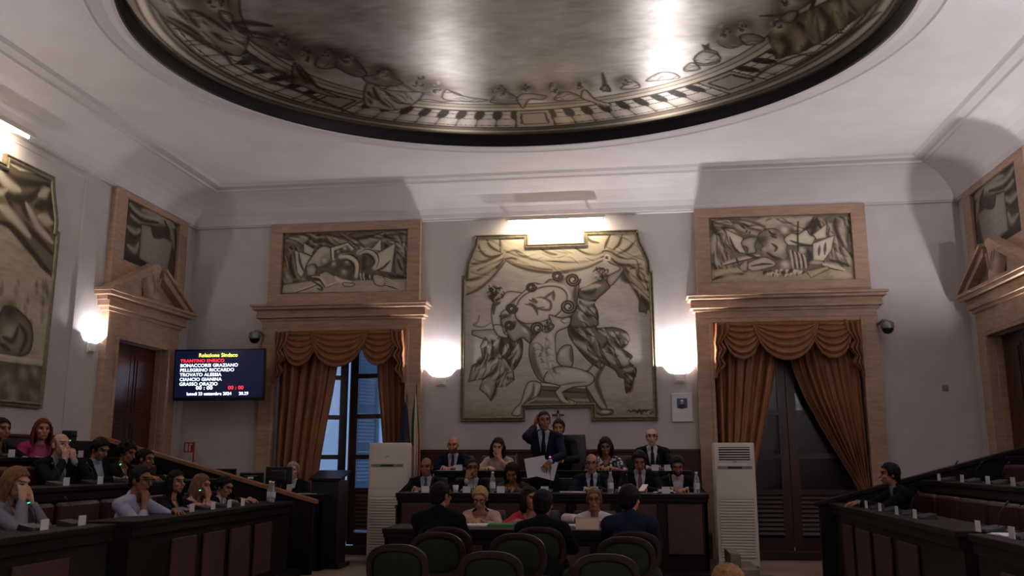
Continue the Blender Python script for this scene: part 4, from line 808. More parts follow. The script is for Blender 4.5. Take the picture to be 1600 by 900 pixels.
# ---------------- dais
mb = MB(); mb.box(-2.85, 1.0, 9.85, 11.36, 0, .2); props(mb.build('dais_platform', 'wood', bevel=.006), 'dark wooden lower step of the dais under the front row of speakers', 'platform')
mb = MB(); mb.box(-2.80, .98, 11.36, 12.90, 0, .5); props(mb.build('dais_platform', 'wood', bevel=.006), 'dark wooden upper step of the dais under the back row of speakers', 'platform')
mb = MB(); mb.box(-3.2, 1.10, 12.93, 12.985, 0, 1.53); mb.box(-3.2, 1.10, 12.915, 12.985, 1.49, 1.535)
for k in range(8): x = -3.15+k*.535; mb.box(x, x+.02, 12.92, 12.93, .1, 1.49)
props(mb.build('wainscot', 'redwood', bevel=.003), 'dark red wooden wainscot along the wall behind the dais', 'wall panelling')
def panelled(name, x0, x1, y0, z0, z1, n, lab, cat, depth=.5, top='wood', pan='leather', pz=(.22, .80), m='wood', group=None):
    """desk facing -y"""
    root = empty(name, ((x0+x1)/2, y0, z0), 0, lab, cat, group); w = (x1-x0)/2; h = z1-z0
    mb = MB(); mb.box(-w, w, .03, .08, 0, h-.05); mb.box(-w, -w+.04, .03, depth, 0, h-.05); mb.box(w-.04, w, .03, depth, 0, h-.05); mb.build('body', m, root, bevel=.004)
    mb = MB(); mb.box(-w-.02, w+.02, 0, depth, h-.05, h); mb.box(-w-.01, w+.01, .01, .05, h-.09, h-.05); mb.build('desk_top', top, root, bevel=.008)
    pw = 2*w/n
    for k in range(n):
        a = -w+k*pw; mb = MB(); mb.box(a+.06, a+pw-.06, .012, .03, h*pz[0], h*pz[1]); mb.build('leather_panel', pan, root, bevel=.008)
    return root
panelled('council_desk', -2.69, .84, 10.16, .2, 1.013, 7, 'long dark wooden front desk of the dais with red leather panels', 'desk', .55, pz=(.2, .86))
panelled('council_desk', -2.55, .75, 11.42, .5, 1.25, 5, 'long dark desk of the raised back row on the dais', 'desk', .45)
panelled('clerk_table', -2.36, .18, 8.46, 0, .745, 5, 'dark wooden clerks table in front of the dais', 'table', .62, pz=(.15, .8))
# armchairs of the dais
def armchair(x, y, z, rz, lab, tall=.42, w=.27, m='blackl', group='dark leather armchairs of the dais'):
    root = empty('armchair', (x, y, z), rz, lab, 'chair', group)
    mb = MB(); mb.box(-w, w, -.25, .22, .36, .46); mb.build('seat', m, root, bevel=.03)
    def P(u, t): q = -1+2*u; return (q*w*(1-.08*t**4), .24+.05*t-.04*(1-q*q), .44+t*tall)
    mb = MB(); mb.sheet(P, 9, 9); o = mb.build('backrest', m, root, smooth=True, solid=.07, bevel=.015)
    for s in (-1, 1):
        mb = MB(); mb.box(s*(w+.02)-.025, s*(w+.02)+.025, -.22, .22, .60, .64); mb.box(s*(w+.02)-.02, s*(w+.02)+.02, -.2, -.16, .36, .6); mb.build('armrest', m, root, bevel=.01)
    for sx in (-1, 1):
        for sy in (-1, 1): mb = MB(); mb.tube([(sx*.22, sy*.2, .37), (sx*.23, sy*.21, 0)], [.022, .014], 8); mb.build('leg', 'chairwood', root)
    return root
# ---------------- green oval-backed visitors chairs
def oval_pts(w, h, z0, p=2.6, n=36):
    out = []
    for k in range(n):
        a = 2*PI*k/n; c, s_ = math.cos(a), math.sin(a); out.append((w*abs(c)**(2/p)*(1 if c > 0 else -1), z0+h+h*abs(s_)**(2/p)*(1 if s_ > 0 else -1)))
    return out
def visitor_chair(x, y, top, rz, lab):
    root = empty('visitor_chair', (x, y, 0), rz, lab, 'chair', 'green oval-backed visitors chairs'); H = top; W = .225
    # the person would face +y (towards the dais): back at -y
    bz = .47; hh = (H-bz)/2
    o_ = oval_pts(W, hh, bz); i_ = oval_pts(W-.045, hh-.045, bz+.045)
    yb = lambda z: -.22-.10*(z-bz)/.4
    mb = MB(); n = len(o_); vs = []
    for (P_, off) in ((o_, -.018), (o_, .018), (i_, .026), (i_, -.026)): vs += [(a, yb(b)+off, b) for a, b in P_]
    fs = [(j*n+k, j*n+(k+1) % n, ((j+1) % 4)*n+(k+1) % n, ((j+1) % 4)*n+k) for j in range(4) for k in range(n)]
    mb.add(vs, fs); mb.build('back_frame', 'chairwood', root, smooth=True, bevel=.004)
    vs = [(0, yb(bz+hh)-.035, bz+hh), (0, yb(bz+hh)+.035, bz+hh)]; fs = []
    for q, (sc_, off) in enumerate(((1., .010), (.9, .022), (.6, .032))):
        for sgn in (-1, 1): vs += [(a*sc_, yb(bz+hh+(b-bz-hh)*sc_)+sgn*off, bz+hh+(b-bz-hh)*sc_) for a, b in i_]
    R_ = lambda q, sgn: 2+(q*2+(0 if sgn < 0 else 1))*n
    for sgn in (-1, 1):
        for q in (0, 1):
            for k in range(n): fs.append((R_(q, sgn)+k, R_(q, sgn)+(k+1) % n, R_(q+1, sgn)+(k+1) % n, R_(q+1, sgn)+k))
        for k in range(n): fs.append((R_(2, sgn)+k, R_(2, sgn)+(k+1) % n, 0 if sgn < 0 else 1))
    mb = MB(); mb.add(vs, fs); mb.build('backrest', 'green', root, smooth=True)
    mb = MB(); mb.box(-.23, .23, -.22, .24, .40, .47); mb.build('seat', 'green', root, bevel=.03)
    mb = MB(); mb.box(-.235, .235, -.225, .245, .35, .40); mb.build('seat_frame', 'chairwood', root, bevel=.006)
    for sx in (-1, 1):
        for sy in (-1, 1): mb = MB(); mb.tube([(sx*.21, .01+sy*.21, .36), (sx*.215, .01+sy*.235, 0)], [.02, .013], 8); mb.build('leg', 'chairwood', root)
    return root
for px, py, Y, lab in ((620, 850, 6.2, 'green oval-backed chair at lower left, in front of the left air conditioner'), (766, 861, 6.0, 'green oval-backed chair in the nearest row, in front of the blond clerk'), (946, 865, 6.0, 'green oval-backed chair in the nearest row, rightmost of the three'),
                       (683, 831, 7.0, 'green oval-backed chair in the second row, behind the man in black'), (808, 833, 6.9, 'green oval-backed chair in the second row, centre'), (977, 838, 6.9, 'green oval-backed chair in the second row, behind the man in navy')):
    p = at(px, py, Y); visitor_chair(p.x, Y+.3, p.z, 0, lab)
for px, py, Y, lab in ((697, 819, 7.55, 'green oval-backed chair holding the man in black seen from behind'), (842, 819, 7.55, 'green oval-backed chair holding the dark-haired man in the centre seen from behind'), (990, 826, 7.55, 'green oval-backed chair holding the man in navy seen from behind')):
    p = at(px, py, Y); visitor_chair(p.x, Y+.3, p.z-.02, 0, lab)
# ---------------- side tribunes
def tribune(s):
    side = 'left' if s < 0 else 'right'
    XF = -4.05 if s < 0 else 2.28; wall = XC+s*HW
    def bx(mb, d0, d1, y0, y1, z0, z1): a, b = sorted((XF+s*d0, XF+s*d1)); mb.box(a, b, y0, y1, z0, z1)
    # stepped platforms
    D = abs(wall-XF); t2, t3 = 1.02, 1.95
    for (a_, b_, z_, w_) in ((-.02, t2-.06, .08, 'front'), (t2-.06, t3-.06, .38, 'second'), (t3-.06, D-.005, .66, 'back')):
        mb = MB(); bx(mb, a_, b_-.001, 3.2, 10.78, 0, z_); props(mb.build('tribune_platform', 'wood', bevel=.004), 'dark wooden platform step under the %s row of the %s tribune' % (w_, side), 'platform')
    # end panel with sloping rail
    fn = lambda a, b, h: (XF+s*a, h, b)
    mb = MB(); pr_ = [(-.12, 0), (D-.01, 0), (D-.01, .86+.27*(D+.12)), (-.12, .86)]; mb.prism(pr_, fn, 10.8, 10.86)
    root = empty('end_panel', (XF, 10.8, 0), 0, 'dark end panel with sloping %s rail closing the %s benches' % ('pale wooden' if s < 0 else 'dark', side), 'partition')
    o = mb.build('panel', 'wood'); o.parent = root; o.matrix_parent_inverse = Matrix.Translation((-XF, -10.8, 0))
    mb = MB(); mb.prism([(-.16, .85), (D-.01, .85+.27*(D+.15)), (D-.01, .90+.27*(D+.15)), (-.16, .90)], fn, 10.77, 10.89); o = mb.build('rail', 'rail' if s < 0 else 'wood', bevel=.006); o.parent = root; o.matrix_parent_inverse = Matrix.Translation((-XF, -10.8, 0))
    # desks: three rows
    def desk(d0, z0, z1, y0, y1, pans, lab, dep=.42):
        root = empty('bench_desk', (XF+s*d0, (y0+y1)/2, z0), 0, lab, 'desk', 'bench desks of the side tribunes'); hy = (y1-y0)/2; h = z1-z0
        def b2(mb, a0, a1, y0_, y1_, za, zb): a, b = sorted((s*a0, s*a1)); mb.box(a, b, y0_, y1_, za, zb)
        mb = MB(); b2(mb, .03, .07, -hy, hy, 0, h-.05)
        for k in range(int((y1-y0)/1.4)+2): yy = -hy+k*(2*hy-.04)/(int((y1-y0)/1.4)+1); b2(mb, .07, dep-.05, yy, yy+.04, 0, h-.05)
        mb.build('body', 'wood', root, bevel=.004)
        mb = MB(); b2(mb, -.02, dep, -hy-.02, hy+.02, h-.05, h); b2(mb, 0, .03, -hy, hy, h-.13, h-.05); mb.build('desk_top', 'wood', root, bevel=.008)
        for (a, b) in pans:
            mb = MB(); b2(mb, .008, .03, a-(y0+y1)/2, b-(y0+y1)/2, .08, h-.2); mb.build('leather_panel', 'leather', root, bevel=.008)
        return root
    if s < 0: far = [(7.62, 8.08), (8.22, 8.68), (8.80, 9.28), (9.40, 9.86)]; near = [(4.3, 4.75), (4.9, 5.35), (5.55, 6.15)]; g0, g1 = 6.65, 6.95; fe = 10.4
    else: far = [(7.75, 8.3), (8.5, 9.05), (9.2, 9.75), (9.9, 10.3)]; near = [(4.4, 4.9), (5.05, 5.5), (5.65, 6.1)]; g0, g1 = 6.5, 6.75; fe = 10.75
    desk(0, .08, .90, g1, fe, far, 'far front bench desk of the %s tribune with red leather panels' % side); desk(0, .08, .90, 3.4, g0, near, 'near front bench desk of the %s tribune with red leather panels' % side)
    desk(1.0, .38, 1.16, 3.4, 10.7, [], 'second-row bench desk of the %s tribune' % side); desk(1.93, .66, 1.42, 3.4, 10.7, [], 'back-row bench desk of the %s tribune against the wall' % side, .36)
    # seats
    rows = [(.68, .08, 1.03), (1.62, .38, 1.33)]
    for r, (d, z, zt) in enumerate(rows):
        y = 4.2
        while y < 10.4:
            dd = d
            root = empty('councillor_chair', (XF+s*dd, y, z), 0, '%s leather chair in the %s row of the %s tribune' % ('brown-red', ('front', 'second')[r], side), 'chair', '%s row chairs of the %s tribune' % (('front', 'second')[r], side))
            def b2(mb, a0, a1, y0_, y1_, za, zb): a, b = sorted((s*a0, s*a1)); mb.box(a, b, y0_, y1_, za, zb)
            mb = MB(); b2(mb, -.26, .16, -.29, .29, .36, .45); mb.build('seat', 'seatl', root, bevel=.03)
            mb = MB(); b2(mb, .15, .23, -.29, .29, .42, zt-z); mb.build('backrest', 'seatl', root, bevel=.03)
            mb = MB(); b2(mb, -.05, .05, -.06, .06, .03, .37); b2(mb, -.15, .15, -.15, .15, 0, .03); mb.build('base', 'wood', root, bevel=.006)
            y += .66
    if s < 0:
        mb = MB(); bx(mb, D-.12, D-.02, 3.4, 9.9, .66, 1.66); bx(mb, D-.14, D-.02, 3.4, 9.9, 1.64, 1.68); o = mb.build('long_bench', 'redwood', bevel=.01); props(o, 'long red-brown bench back along the left wall', 'bench')
        p = atx(112, 676, -6.6); mb = MB(); mb.box(-.18, .1, -.3, .3, -.75, 0); o = mb.build('box_cabinet', 'wood', bevel=.006); o.location = (-6.72, 10.05, 1.62+.0); o.location.z = 1.62; props(o, 'dark box cabinet at the end of the left back row, under a small speaker', 'cabinet')
        mb = MB(); mb.box(-.06, .06, -.06, .06, 0, .12); mb.lathe([(.0, 0), (.045, 0), (.04, -.006), (0, -.012)], (.064, 0, .06), 12); o = mb.build('small_speaker', 'black', bevel=.01); o.location = (-6.72, 9.95, 1.62); props(o, 'small black speaker on the cabinet by the left wall', 'speaker')
    else:
        mb = MB(); bx(mb, D-.12, D-.02, 3.4, 10.7, .66, 1.5); o = mb.build('long_bench', 'redwood', bevel=.01); props(o, 'long red-brown bench back along the right wall', 'bench')
tribune(-1); tribune(1)
# ---------------- small things on the desks
def unit(p, rz, lab, led=None, mic=True, card=True, grp='microphone units on the desks', up=0.):
    root = empty('microphone_unit', p, rz, lab, 'microphone', grp)
    mb = MB(); mb.add([(-.09, -.07, 0), (.09, -.07, 0), (.09, .07, 0), (-.09, .07, 0), (-.085, -.065, .02), (.085, -.065, .02), (.085, .065, .045), (-.085, .065, .045)], [(3, 2, 1, 0), (4, 5, 6, 7), (0, 1, 5, 4), (1, 2, 6, 5), (2, 3, 7, 6), (3, 0, 4, 7)]); mb.build('base', 'black', root, bevel=.004)
    if mic:
        mb = MB(); mb.tube([(.06, .03, .03), (.06, .03, .08), (.055, .05, .14+up*.6), (.05, .09, .18+up)], .003, 6); mb.build('gooseneck', 'black', root, smooth=True)
        mb = MB(); mb.tube([(.05, .09, .18+up), (.048, .115, .21+up)], .008, 8); m_ = mb.build('microphone_head', 'black', root, smooth=True)
        if led: mb = MB(); mb.lathe([(.0085, -.003), (.0095, 0), (.0085, .004)], (.05, .095, .186+up), 10); mb.build('status_light', led, root)
    if card: mb = MB(); mb.box(-.045, .045, -.085, -.08, .0, .075); mb.build('name_card', 'paper', root)
    return root
def bottle(p, lab):
    root = empty('water_bottle', p, 0, lab, 'bottle', 'plastic water bottles on the desks')
    mb = MB(); mb.lathe([(0, 0), (.032, 0), (.034, .01), (.034, .13), (.030, .16), (.018, .20), (.014, .215), (.014, .225), (0, .225)], n=14); mb.build('body', 'bottle', root, smooth=True)
    mb = MB(); mb.lathe([(.0345, .05), (.0350, .052), (.0350, .115), (.0345, .117)], n=14); mb.build('bottle_label', 'label', root, smooth=True)
    mb = MB(); mb.lathe([(.016, .222), (.016, .24), (0, .24)], n=12); mb.build('cap', 'white', root, smooth=True)
def zat(px, py, z): return atz(px, py, z)
ZA, ZB, ZC_ = 1.013, 1.25, .745
def onA(px): p = at(px, 765, 10.38); return (p.x, 10.38, ZA)
for px, w_, led in ((667, 'beside the leftmost man', None), (731, 'before the man with raised hand', None), (784, 'before the woman in tweed', None), (852, 'before the standing speaker', 'pinkled'), (929, 'before the man with glasses', None), (973, 'left of the mauve tie man', None), (1040, 'before the bearded man', None)):
    x, y, z = onA(px); unit((x, y, z), 0, 'desk microphone with white card '+w_+' on front dais desk', led, up=.22 if led else 0)
for px, w_ in ((719, 'before the bald man'), (800, 'by the woman in a white blouse'), (1023, 'before the man with receding hair'), (1043, 'near the right end')):
    p = at(px, 728, 11.6); unit((p.x, 11.6, ZB), 0, 'desk microphone with white card '+w_+' on raised back desk', None)
for px, w_ in ((769, 'left of the woman in tweed'), (954, 'right of the man in blue with glasses'), (1089, 'at the right end of the desk')):
    p = at(px, 760, 10.3); bottle((p.x, 10.33, ZA), 'plastic water bottle on the dais desk '+w_)
p = at(712, 760, 10.35); mb = MB(); mb.lathe([(0, 0), (.025, 0), (.036, .085), (.034, .085), (.023, .004), (0, .004)], n=14); o = mb.build('paper_cup', 'paper', smooth=True); o.location = (p.x, 10.35, ZA); props(o, 'white paper cup on the front dais desk', 'cup')
def sheet(name, px, py, z, w, d, rz, lab, m='paper', cat='papers', th=.004, n=1):
    p = atz(px, py, z); p.y = max(p.y, {ZC_: 8.6, ZB: 11.55, ZA: 10.28}.get(z, 0)); p.y = min(p.y, {ZC_: 8.95, ZB: 11.78, ZA: 10.6}.get(z, 99)); mb = MB()
    for k in range(n): mb.box(-w/2, w/2, -d/2, d/2, k*th, (k+1)*th-.0005, Rz(rng.uniform(-.12, .12)*(k > 0)))
    o = mb.build(name, m); o.location = (p.x, p.y, z); o.rotation_euler = (0, 0, rz); return props(o, lab, cat)
sheet('paper_sheets', 683, 764.5, ZA, .2, .15, .1, 'papers on the front dais desk before the leftmost man', n=2)
sheet('paper_sheets', 900, 766, ZA, .3, .2, .1, 'white papers on the desk beside the standing speaker', n=2)
sheet('paper_sheets', 1035, 766.5, ZA, .25, .2, -.1, 'papers on the dais desk between the two rightmost men', n=2)
sheet('paper_sheets', 752, 817, ZC_, .34, .24, .15, 'papers under the hands of the blond clerk', n=3)
sheet('paper_sheets', 889, 819.5, ZC_, .26, .2, -.1, 'white papers under the arm of the clerk in a white shirt', n=4)
sheet('folder', 793, 816.5, ZC_, .25, .26, 0, 'green folder on the clerks table', 'greenf', 'folder', .02)
sheet('paper_sheets', 697, 735.5, ZB, .3, .12, 0, 'papers on the raised desk before the bald man', 'paper', 'papers', .004)
p = atz(922, 820, ZC_); mb = MB(); mb.box(-.11, .11, -.004, .004, 0, .10, Matrix.Rotation(-.25, 4, 'X')); mb.box(-.11, .11, .05, .056, 0, .10, Matrix.Rotation(.25, 4, 'X')); o = mb.build('buff_card', 'pinkpaper'); o.location = (p.x, 8.56, ZC_); props(o, 'standing buff-coloured card on the clerks table before the woman in white', 'card')
for (px, py, z, led, lab) in ((57, 824, .90, 'led', 'before the woman hiding her face'), (132, 817, .90, None, 'at the far end of the near left desk'), (292, 796, .90, None, 'before the woman in black'), (332, 792, .90, 'led', 'before the woman in a pale top'), (367, 789, .90, None, 'before the leaning young man'), (400, 786.5, .90, None, 'near the sloping rail')):
    p = atz(px, py+4, z); unit((-4.28, p.y, z), PI/2, 'microphone and white card '+lab+', left front row', led)
for px, py, lab, led in ((144, 752, 'before the stooping dark-suited man', None), (195, 750, 'before the curly-haired woman', 'led'), (90, 757, 'before the man with hands at his mouth', None)):
    p = atx(px, py+4, -5.25); unit((-5.25, p.y, 1.16), PI/2, 'microphone and white card '+lab+', left second row', led)
for px, py, lab, led in ((6, 708, 'at the left edge', None), (115, 710, 'near the cabinet', 'led')):
    p = atx(px, py+3, -6.15); unit((-6.15, p.y, 1.42), PI/2, 'microphone and white card '+lab+', left back row', led)
for k, (px, py) in enumerate(((1334, 794), (1360, 798.5), (1390, 804), (1424, 810))):
    p = atz(px, py, .90); unit((2.47, p.y, .90), -PI/2, 'flat microphone unit on the right front desk, %s' % ('farthest of the four by the window', 'second from the far end', 'third from the far end', 'just before the blank panel')[k], None, k == 2)
for k, (px, py) in enumerate(((1555, 831), (1597, 842))):
    p = atz(px, py, .90); unit((2.47, p.y, .90), -PI/2, 'microphone unit with card on the near right desk, %s' % ('the farther one', 'the nearer one at the edge')[k], None)
for k, px in enumerate((1480, 1517, 1558, 1598)):
    p = atx(px, 753, 3.45); unit((3.45, p.y, 1.16), -PI/2, 'pale-topped microphone unit on the right second row, %s' % ('farthest of the four', 'second of the four', 'third of the four', 'nearest of the four')[k], None)
sheet('paper_sheets', 1585, 838, .90, .2, .3, 0, 'white papers on the near right bench desk', n=3)
p = atz(360, 784, .9); bottle((-4.22, p.y, .9), 'water bottle on the left front desk by the leaning young man'); p = atz(379, 783, .9); bottle((-4.35, p.y+.05, .9), 'second water bottle on the left front desk, farther from the camera')
# ---------------- clerk desk with monitors
p0 = at(362, 773, 11.3); p1 = at(500, 770, 11.3)
panelled('clerk_desk', -5.5, -3.95, 11.15, 0, .95, 3, 'dark desk with computer monitors below the left window', 'desk', .6, pan='wood')
def monitor(px0, px1, py0, Y, lab, sticker=False):
    a = at(px0, py0, Y); b = at(px1, py0, Y); w = (b.x-a.x)/2; h = w*2*.64; zb = a.z-h
    root = empty('monitor', ((a.x+b.x)/2, Y, .95), .06, lab, 'monitor', 'computer monitors on the clerk desk')
    z0 = max(zb-.95, .06); mb = MB(); mb.box(-w, w, -.02, .02, z0, z0+h); mb.box(-w*.6, w*.6, -.045, -.02, z0+h*.2, z0+h*.8); mb.build('housing', 'black', root, bevel=.008)
    mb = MB(); mb.box(-w+.012, w-.012, .02, .022, z0+.012, z0+h-.012); mb.build('screen', 'screen', root)
    mb = MB(); mb.box(-.03, .03, -.02, .02, .01, z0+.05); mb.box(-.12, .12, -.09, .09, 0, .012); mb.build('stand', 'black', root, bevel=.004)
    if sticker: mb = MB(); mb.box(-.04, .04, -.047, -.0455, z0+h*.6, z0+h*.72); mb.build('sticker', 'paper', root)
monitor(330, 369, 732, 11.35, 'black monitor behind the leaning young man, leftmost of the three'); monitor(376, 412, 738, 11.45, 'black monitor with a white sticker on its back', True); monitor(417, 457, 729, 11.3, 'black monitor in front of the grey-haired clerk')
sheet('paper_sheets', 478, 771.5, .95, .3, .12, 0, 'sheet of paper on the clerk desk below the left window')
# tall dark cabinet-like lectern in front of the left window
root = empty('lectern', (-4.0, 11.6, 0), 0, 'tall dark lectern standing before the left window', 'lectern')
mb = MB(); mb.box(-.19, .19, -.18, .2, 0, 1.12); mb.box(-.24, .24, -.22, .24, 0, .06); mb.build('body', 'black', root, bevel=.01)
mb = MB(); mb.add([(-.22, -.20, 1.12), (.22, -.20, 1.12), (.22, .22, 1.22), (-.22, .22, 1.22), (-.22, -.20, 1.15), (.22, -.20, 1.15), (.22, .22, 1.25), (-.22, .22, 1.25)], [(3, 2, 1, 0), (4, 5, 6, 7), (0, 1, 5, 4), (1, 2, 6, 5), (2, 3, 7, 6), (3, 0, 4, 7)]); mb.build('reading_top', 'black', root)
root = empty('computer_tower', (-4.30, 10.9, 0), 0, 'dark computer case under the clerk desk end', 'computer')
mb = MB(); mb.box(-.1, .1, -.2, .2, .02, .45); mb.build('case', 'black', root, bevel=.01); mb = MB(); mb.box(-.03, .03, -.204, -.2, .33, .35); mb.build('drive_slot', 'grey', root)
# ---------------- air conditioners
def aircon(pxl, pxr, py, Y, lab, louvre):
    a = at(pxl, py, Y); b = at(pxr, py, Y); w = (b.x-a.x)/2; h = a.z
    root = empty('air_conditioner', ((a.x+b.x)/2, Y, 0), 0, lab, 'air conditioner', 'floor-standing white air conditioners'); d = .32
    mb = MB(); mb.box(-w, w, 0, d, .04, h); mb.build('cabinet', 'white', root, bevel=.012)
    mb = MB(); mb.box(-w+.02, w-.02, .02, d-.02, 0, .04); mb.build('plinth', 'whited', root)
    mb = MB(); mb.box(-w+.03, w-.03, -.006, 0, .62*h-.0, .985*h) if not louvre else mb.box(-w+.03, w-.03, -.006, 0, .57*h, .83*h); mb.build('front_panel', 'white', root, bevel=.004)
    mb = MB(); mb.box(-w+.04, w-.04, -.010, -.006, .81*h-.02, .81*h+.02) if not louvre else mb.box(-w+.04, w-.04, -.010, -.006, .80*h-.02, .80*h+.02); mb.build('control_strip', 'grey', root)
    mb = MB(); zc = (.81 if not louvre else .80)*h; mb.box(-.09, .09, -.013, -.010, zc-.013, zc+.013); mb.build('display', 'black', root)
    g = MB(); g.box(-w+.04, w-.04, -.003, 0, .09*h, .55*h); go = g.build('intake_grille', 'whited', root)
    g = MB()
    for k in range(20):
        z = .095*h+k*(.455*h/20); g.add([(-w+.04, -.018, z), (w-.04, -.018, z), (w-.04, -.003, z+.022), (-w+.04, -.003, z+.022), (-w+.04, -.018, z+.018), (w-.04, -.018, z+.018), (w-.04, -.003, z+.03), (-w+.04, -.003, z+.03)], [(0, 1, 5, 4), (4, 5, 6, 7), (0, 3, 2, 1), (0, 4, 7, 3), (1, 2, 6, 5), (2, 3, 7, 6)])
    g.build('grille_slats', 'white', go)
    if louvre:
        g = MB(); g.box(-w+.06, w-.06, -.002, .002, .86*h, .965*h); lo = g.build('outlet', 'black', root)
        for k in range(5): g = MB(); z = .87*h+k*.1*h/5; g.box(-w+.06, w-.06, -.02, 0, z, z+.012); g.build('louvre', 'white', lo)
    g = MB(); g.box(-.025, .025, -.009, -.006, .88*h if not louvre else .843*h, (.88*h if not louvre else .843*h)+.012); g.build('badge', 'grey', root)
aircon(577, 635, 692, 12.0, 'tall white air conditioner with closed outlet, left of the dais', False)
aircon(1115, 1178, 692, 12.0, 'tall white air conditioner with dark open louvres, right of the dais', True)
# steps right of the dais
root = empty('dais_steps', (1.25, 9.9, 0), 0, 'small stone steps beside the right end of the dais', 'steps')
mb = MB(); mb.box(-.24, .28, -.35, .5, 0, .14); mb.build('step', 'stepm', root, bevel=.01); mb = MB(); mb.box(-.24, .05, -.2, .5, .14, .28); mb.build('step', 'stepm', root, bevel=.01)
mb = MB(); mb.box(-.23, -.12, -.1, .5, .28, .42); mb.build('step', 'stepm', root, bevel=.01)
# ---------------- flags
def flag(x, y, cols, h, lab, lean=0.):
    root = empty('flag', (x, y, 0), 0, lab, 'flag')
    mb = MB(); mb.tube([(0, 0, .03), (lean, 0, h)], .012, 8); mb.lathe([(0, 0), (.13, 0), (.13, .02), (.03, .05), (0, .05)], n=16); mb.build('pole', 'chairwood', root, smooth=True)
    mb = MB(); mb.lathe([(0, .09), (.012, .05), (.02, .02), (.01, 0)], (lean, 0, h), 10); mb.build('finial', 'gold', root, smooth=True)
    for k, (c, x0, x1, z1, f0) in enumerate(cols):
        def P(u, t):
            z = h-.08-t*z1; sp = .25+.75*min(1, t*2.2); return (lean*.9+(x0+(x1-x0)*u)*sp, -.03+.02*math.sin(u*9+f0)*sp-.02*k, z-.10*u*(1-t))
        mb = MB(); mb.sheet(P, 14, 20); mb.build('cloth_band', c, root, smooth=True, solid=.006)
    return root
flag(-3.06, 12.55, [('flagred', .02, .06, 1.35, 0), ('flaggreen', -.06, .05, .75, 1.), ('flagwhite', -.02, .05, 1.3, 2.)], 2.42, 'Italian tricolour hanging furled behind the left air conditioner')
flag(-3.17, 12.42, [('flagblue', -.10, .07, 1.3, 0)], 2.30, 'dark blue flag hanging furled beside the tricolour')
# ---------------- television with speakers list
YT = 12.35; a = at(275, 545, YT); b = at(415, 548, YT); c_ = at(408, 627, YT); a.x = max(a.x, -6.8); W_ = (b.x-a.x); H_ = b.z-c_.z
root = empty('television', ((a.x+b.x)/2, YT, (a.z+c_.z)/2), 0, 'wall television listing speakers in red and white text', 'television'); w = W_/2; h = H_/2+.01; root.rotation_euler = (math.radians(3), 0, .02)
mb = MB(); mb.box(-w, w, 0, .05, -h, h); mb.box(-w*.5, w*.5, .05, .09, -h*.5, h*.5); mb.build('housing', 'black', root, bevel=.008)
mb = MB(); mb.box(-w+.025, w-.025, -.003, 0, -h+.05, h-.025); mb.build('screen', 'screen', root)
mb = MB(); mb.box(-.04, .04, .09, .62, -.04, .04); mb.box(-.15, .15, .6, .64, -.15, .15); mb.build('wall_bracket', 'black', root)
mb = MB(); mb.box(-.04, .04, -.005, -.001, -h+.018, -h+.026); mb.build('badge', 'grey', root)
def text(s, x, z, size, m, par, y=-.006, name='screen_text', align='LEFT', xs=1.):
    cu = bpy.data.curves.new(name, 'FONT'); cu.body = s; cu.size = size; cu.align_x = align; cu.extrude = .001; cu.offset = size*.012; cu.space_character = 1.04
    cu.materials.append(M[m]); t_ = bpy.data.objects.new(name, cu); C.objects.link(t_); bpy.context.view_layer.update(); me = bpy.data.meshes.new_from_object(t_.evaluated_get(bpy.context.evaluated_depsgraph_get())); bpy.data.objects.remove(t_); o = bpy.data.objects.new(name, me); C.objects.link(o); o.parent = par; o.location = (x, y, z); o.rotation_euler = (PI/2, 0, 0); o.scale = (xs, 1, 1); return o
ts = .088
text('Relazione Sindaco', -.02, h-.118, .08, 'tyel', root, align='CENTER', xs=1.0)
for k, (s, m) in enumerate((('TRANTINO ENRICO', 'tred'), ('BONACCORSI GRAZIANO', 'twhite'), ('PELLEGRINO RICCARDO', 'twhite'), ('TROVATO ALESSIA', 'twhite'), ('CIANCIO GIANINA', 'twhite'), ('GRASSO ORAZIO', 'twhite'))):
    text(s, -w+.10, h-.195-k*.069, .066, m, root, xs=1.12)
text('00 : 00', -w+.36, -h+.165, .075, 'twhite', root, xs=1.2); text('00 : 00', -w+.86, -h+.165, .075, 'tred', root, xs=1.1)
text('luned\u00ec 23 settembre 2024', -w+.22, -h+.082, .064, 'twhite', root); text('20.29', -w+1.03, -h+.082, .064, 'twhite', root)
# ---------------- wall things
def cam_dome(p, s, lab):
    root = empty('security_camera', p, 0, lab, 'security camera', 'dome security cameras'); 
    mb = MB(); mb.tube([(-s*.16, .25, .0), (-s*.05, 0, .10), (0, 0, .09)], .02, 8); mb.build('arm', 'steel', root, smooth=True)
    mb = MB(); mb.lathe([(0, .09), (.05, .085), (.085, .06), (.09, .0), (.085, -.02)], n=18); mb.build('hood', 'grey', root, smooth=True)
    mb = MB(); mb.lathe([(.078, -.02), (.075, -.05), (.05, -.085), (0, -.10)], n=18); mb.build('dome', 'black', root, smooth=True)
cam_dome(at(398, 527, 12.75), -1, 'dark dome security camera above the television'); cam_dome(at(1387, 511, 12.75), 1, 'dome security camera right of the right window')
p = at(1477, 606, 12.99); mb = MB(); mb.box(-.04, .04, -.02, 0, -.04, .04); mb.box(-.012, .02, -.026, -.02, -.02, .02); o = mb.build('wall_switch', 'grey', bevel=.004); o.location = (p.x, 12.995, p.z); props(o, 'small grey switch on the bare wall right of the right window', 'switch')
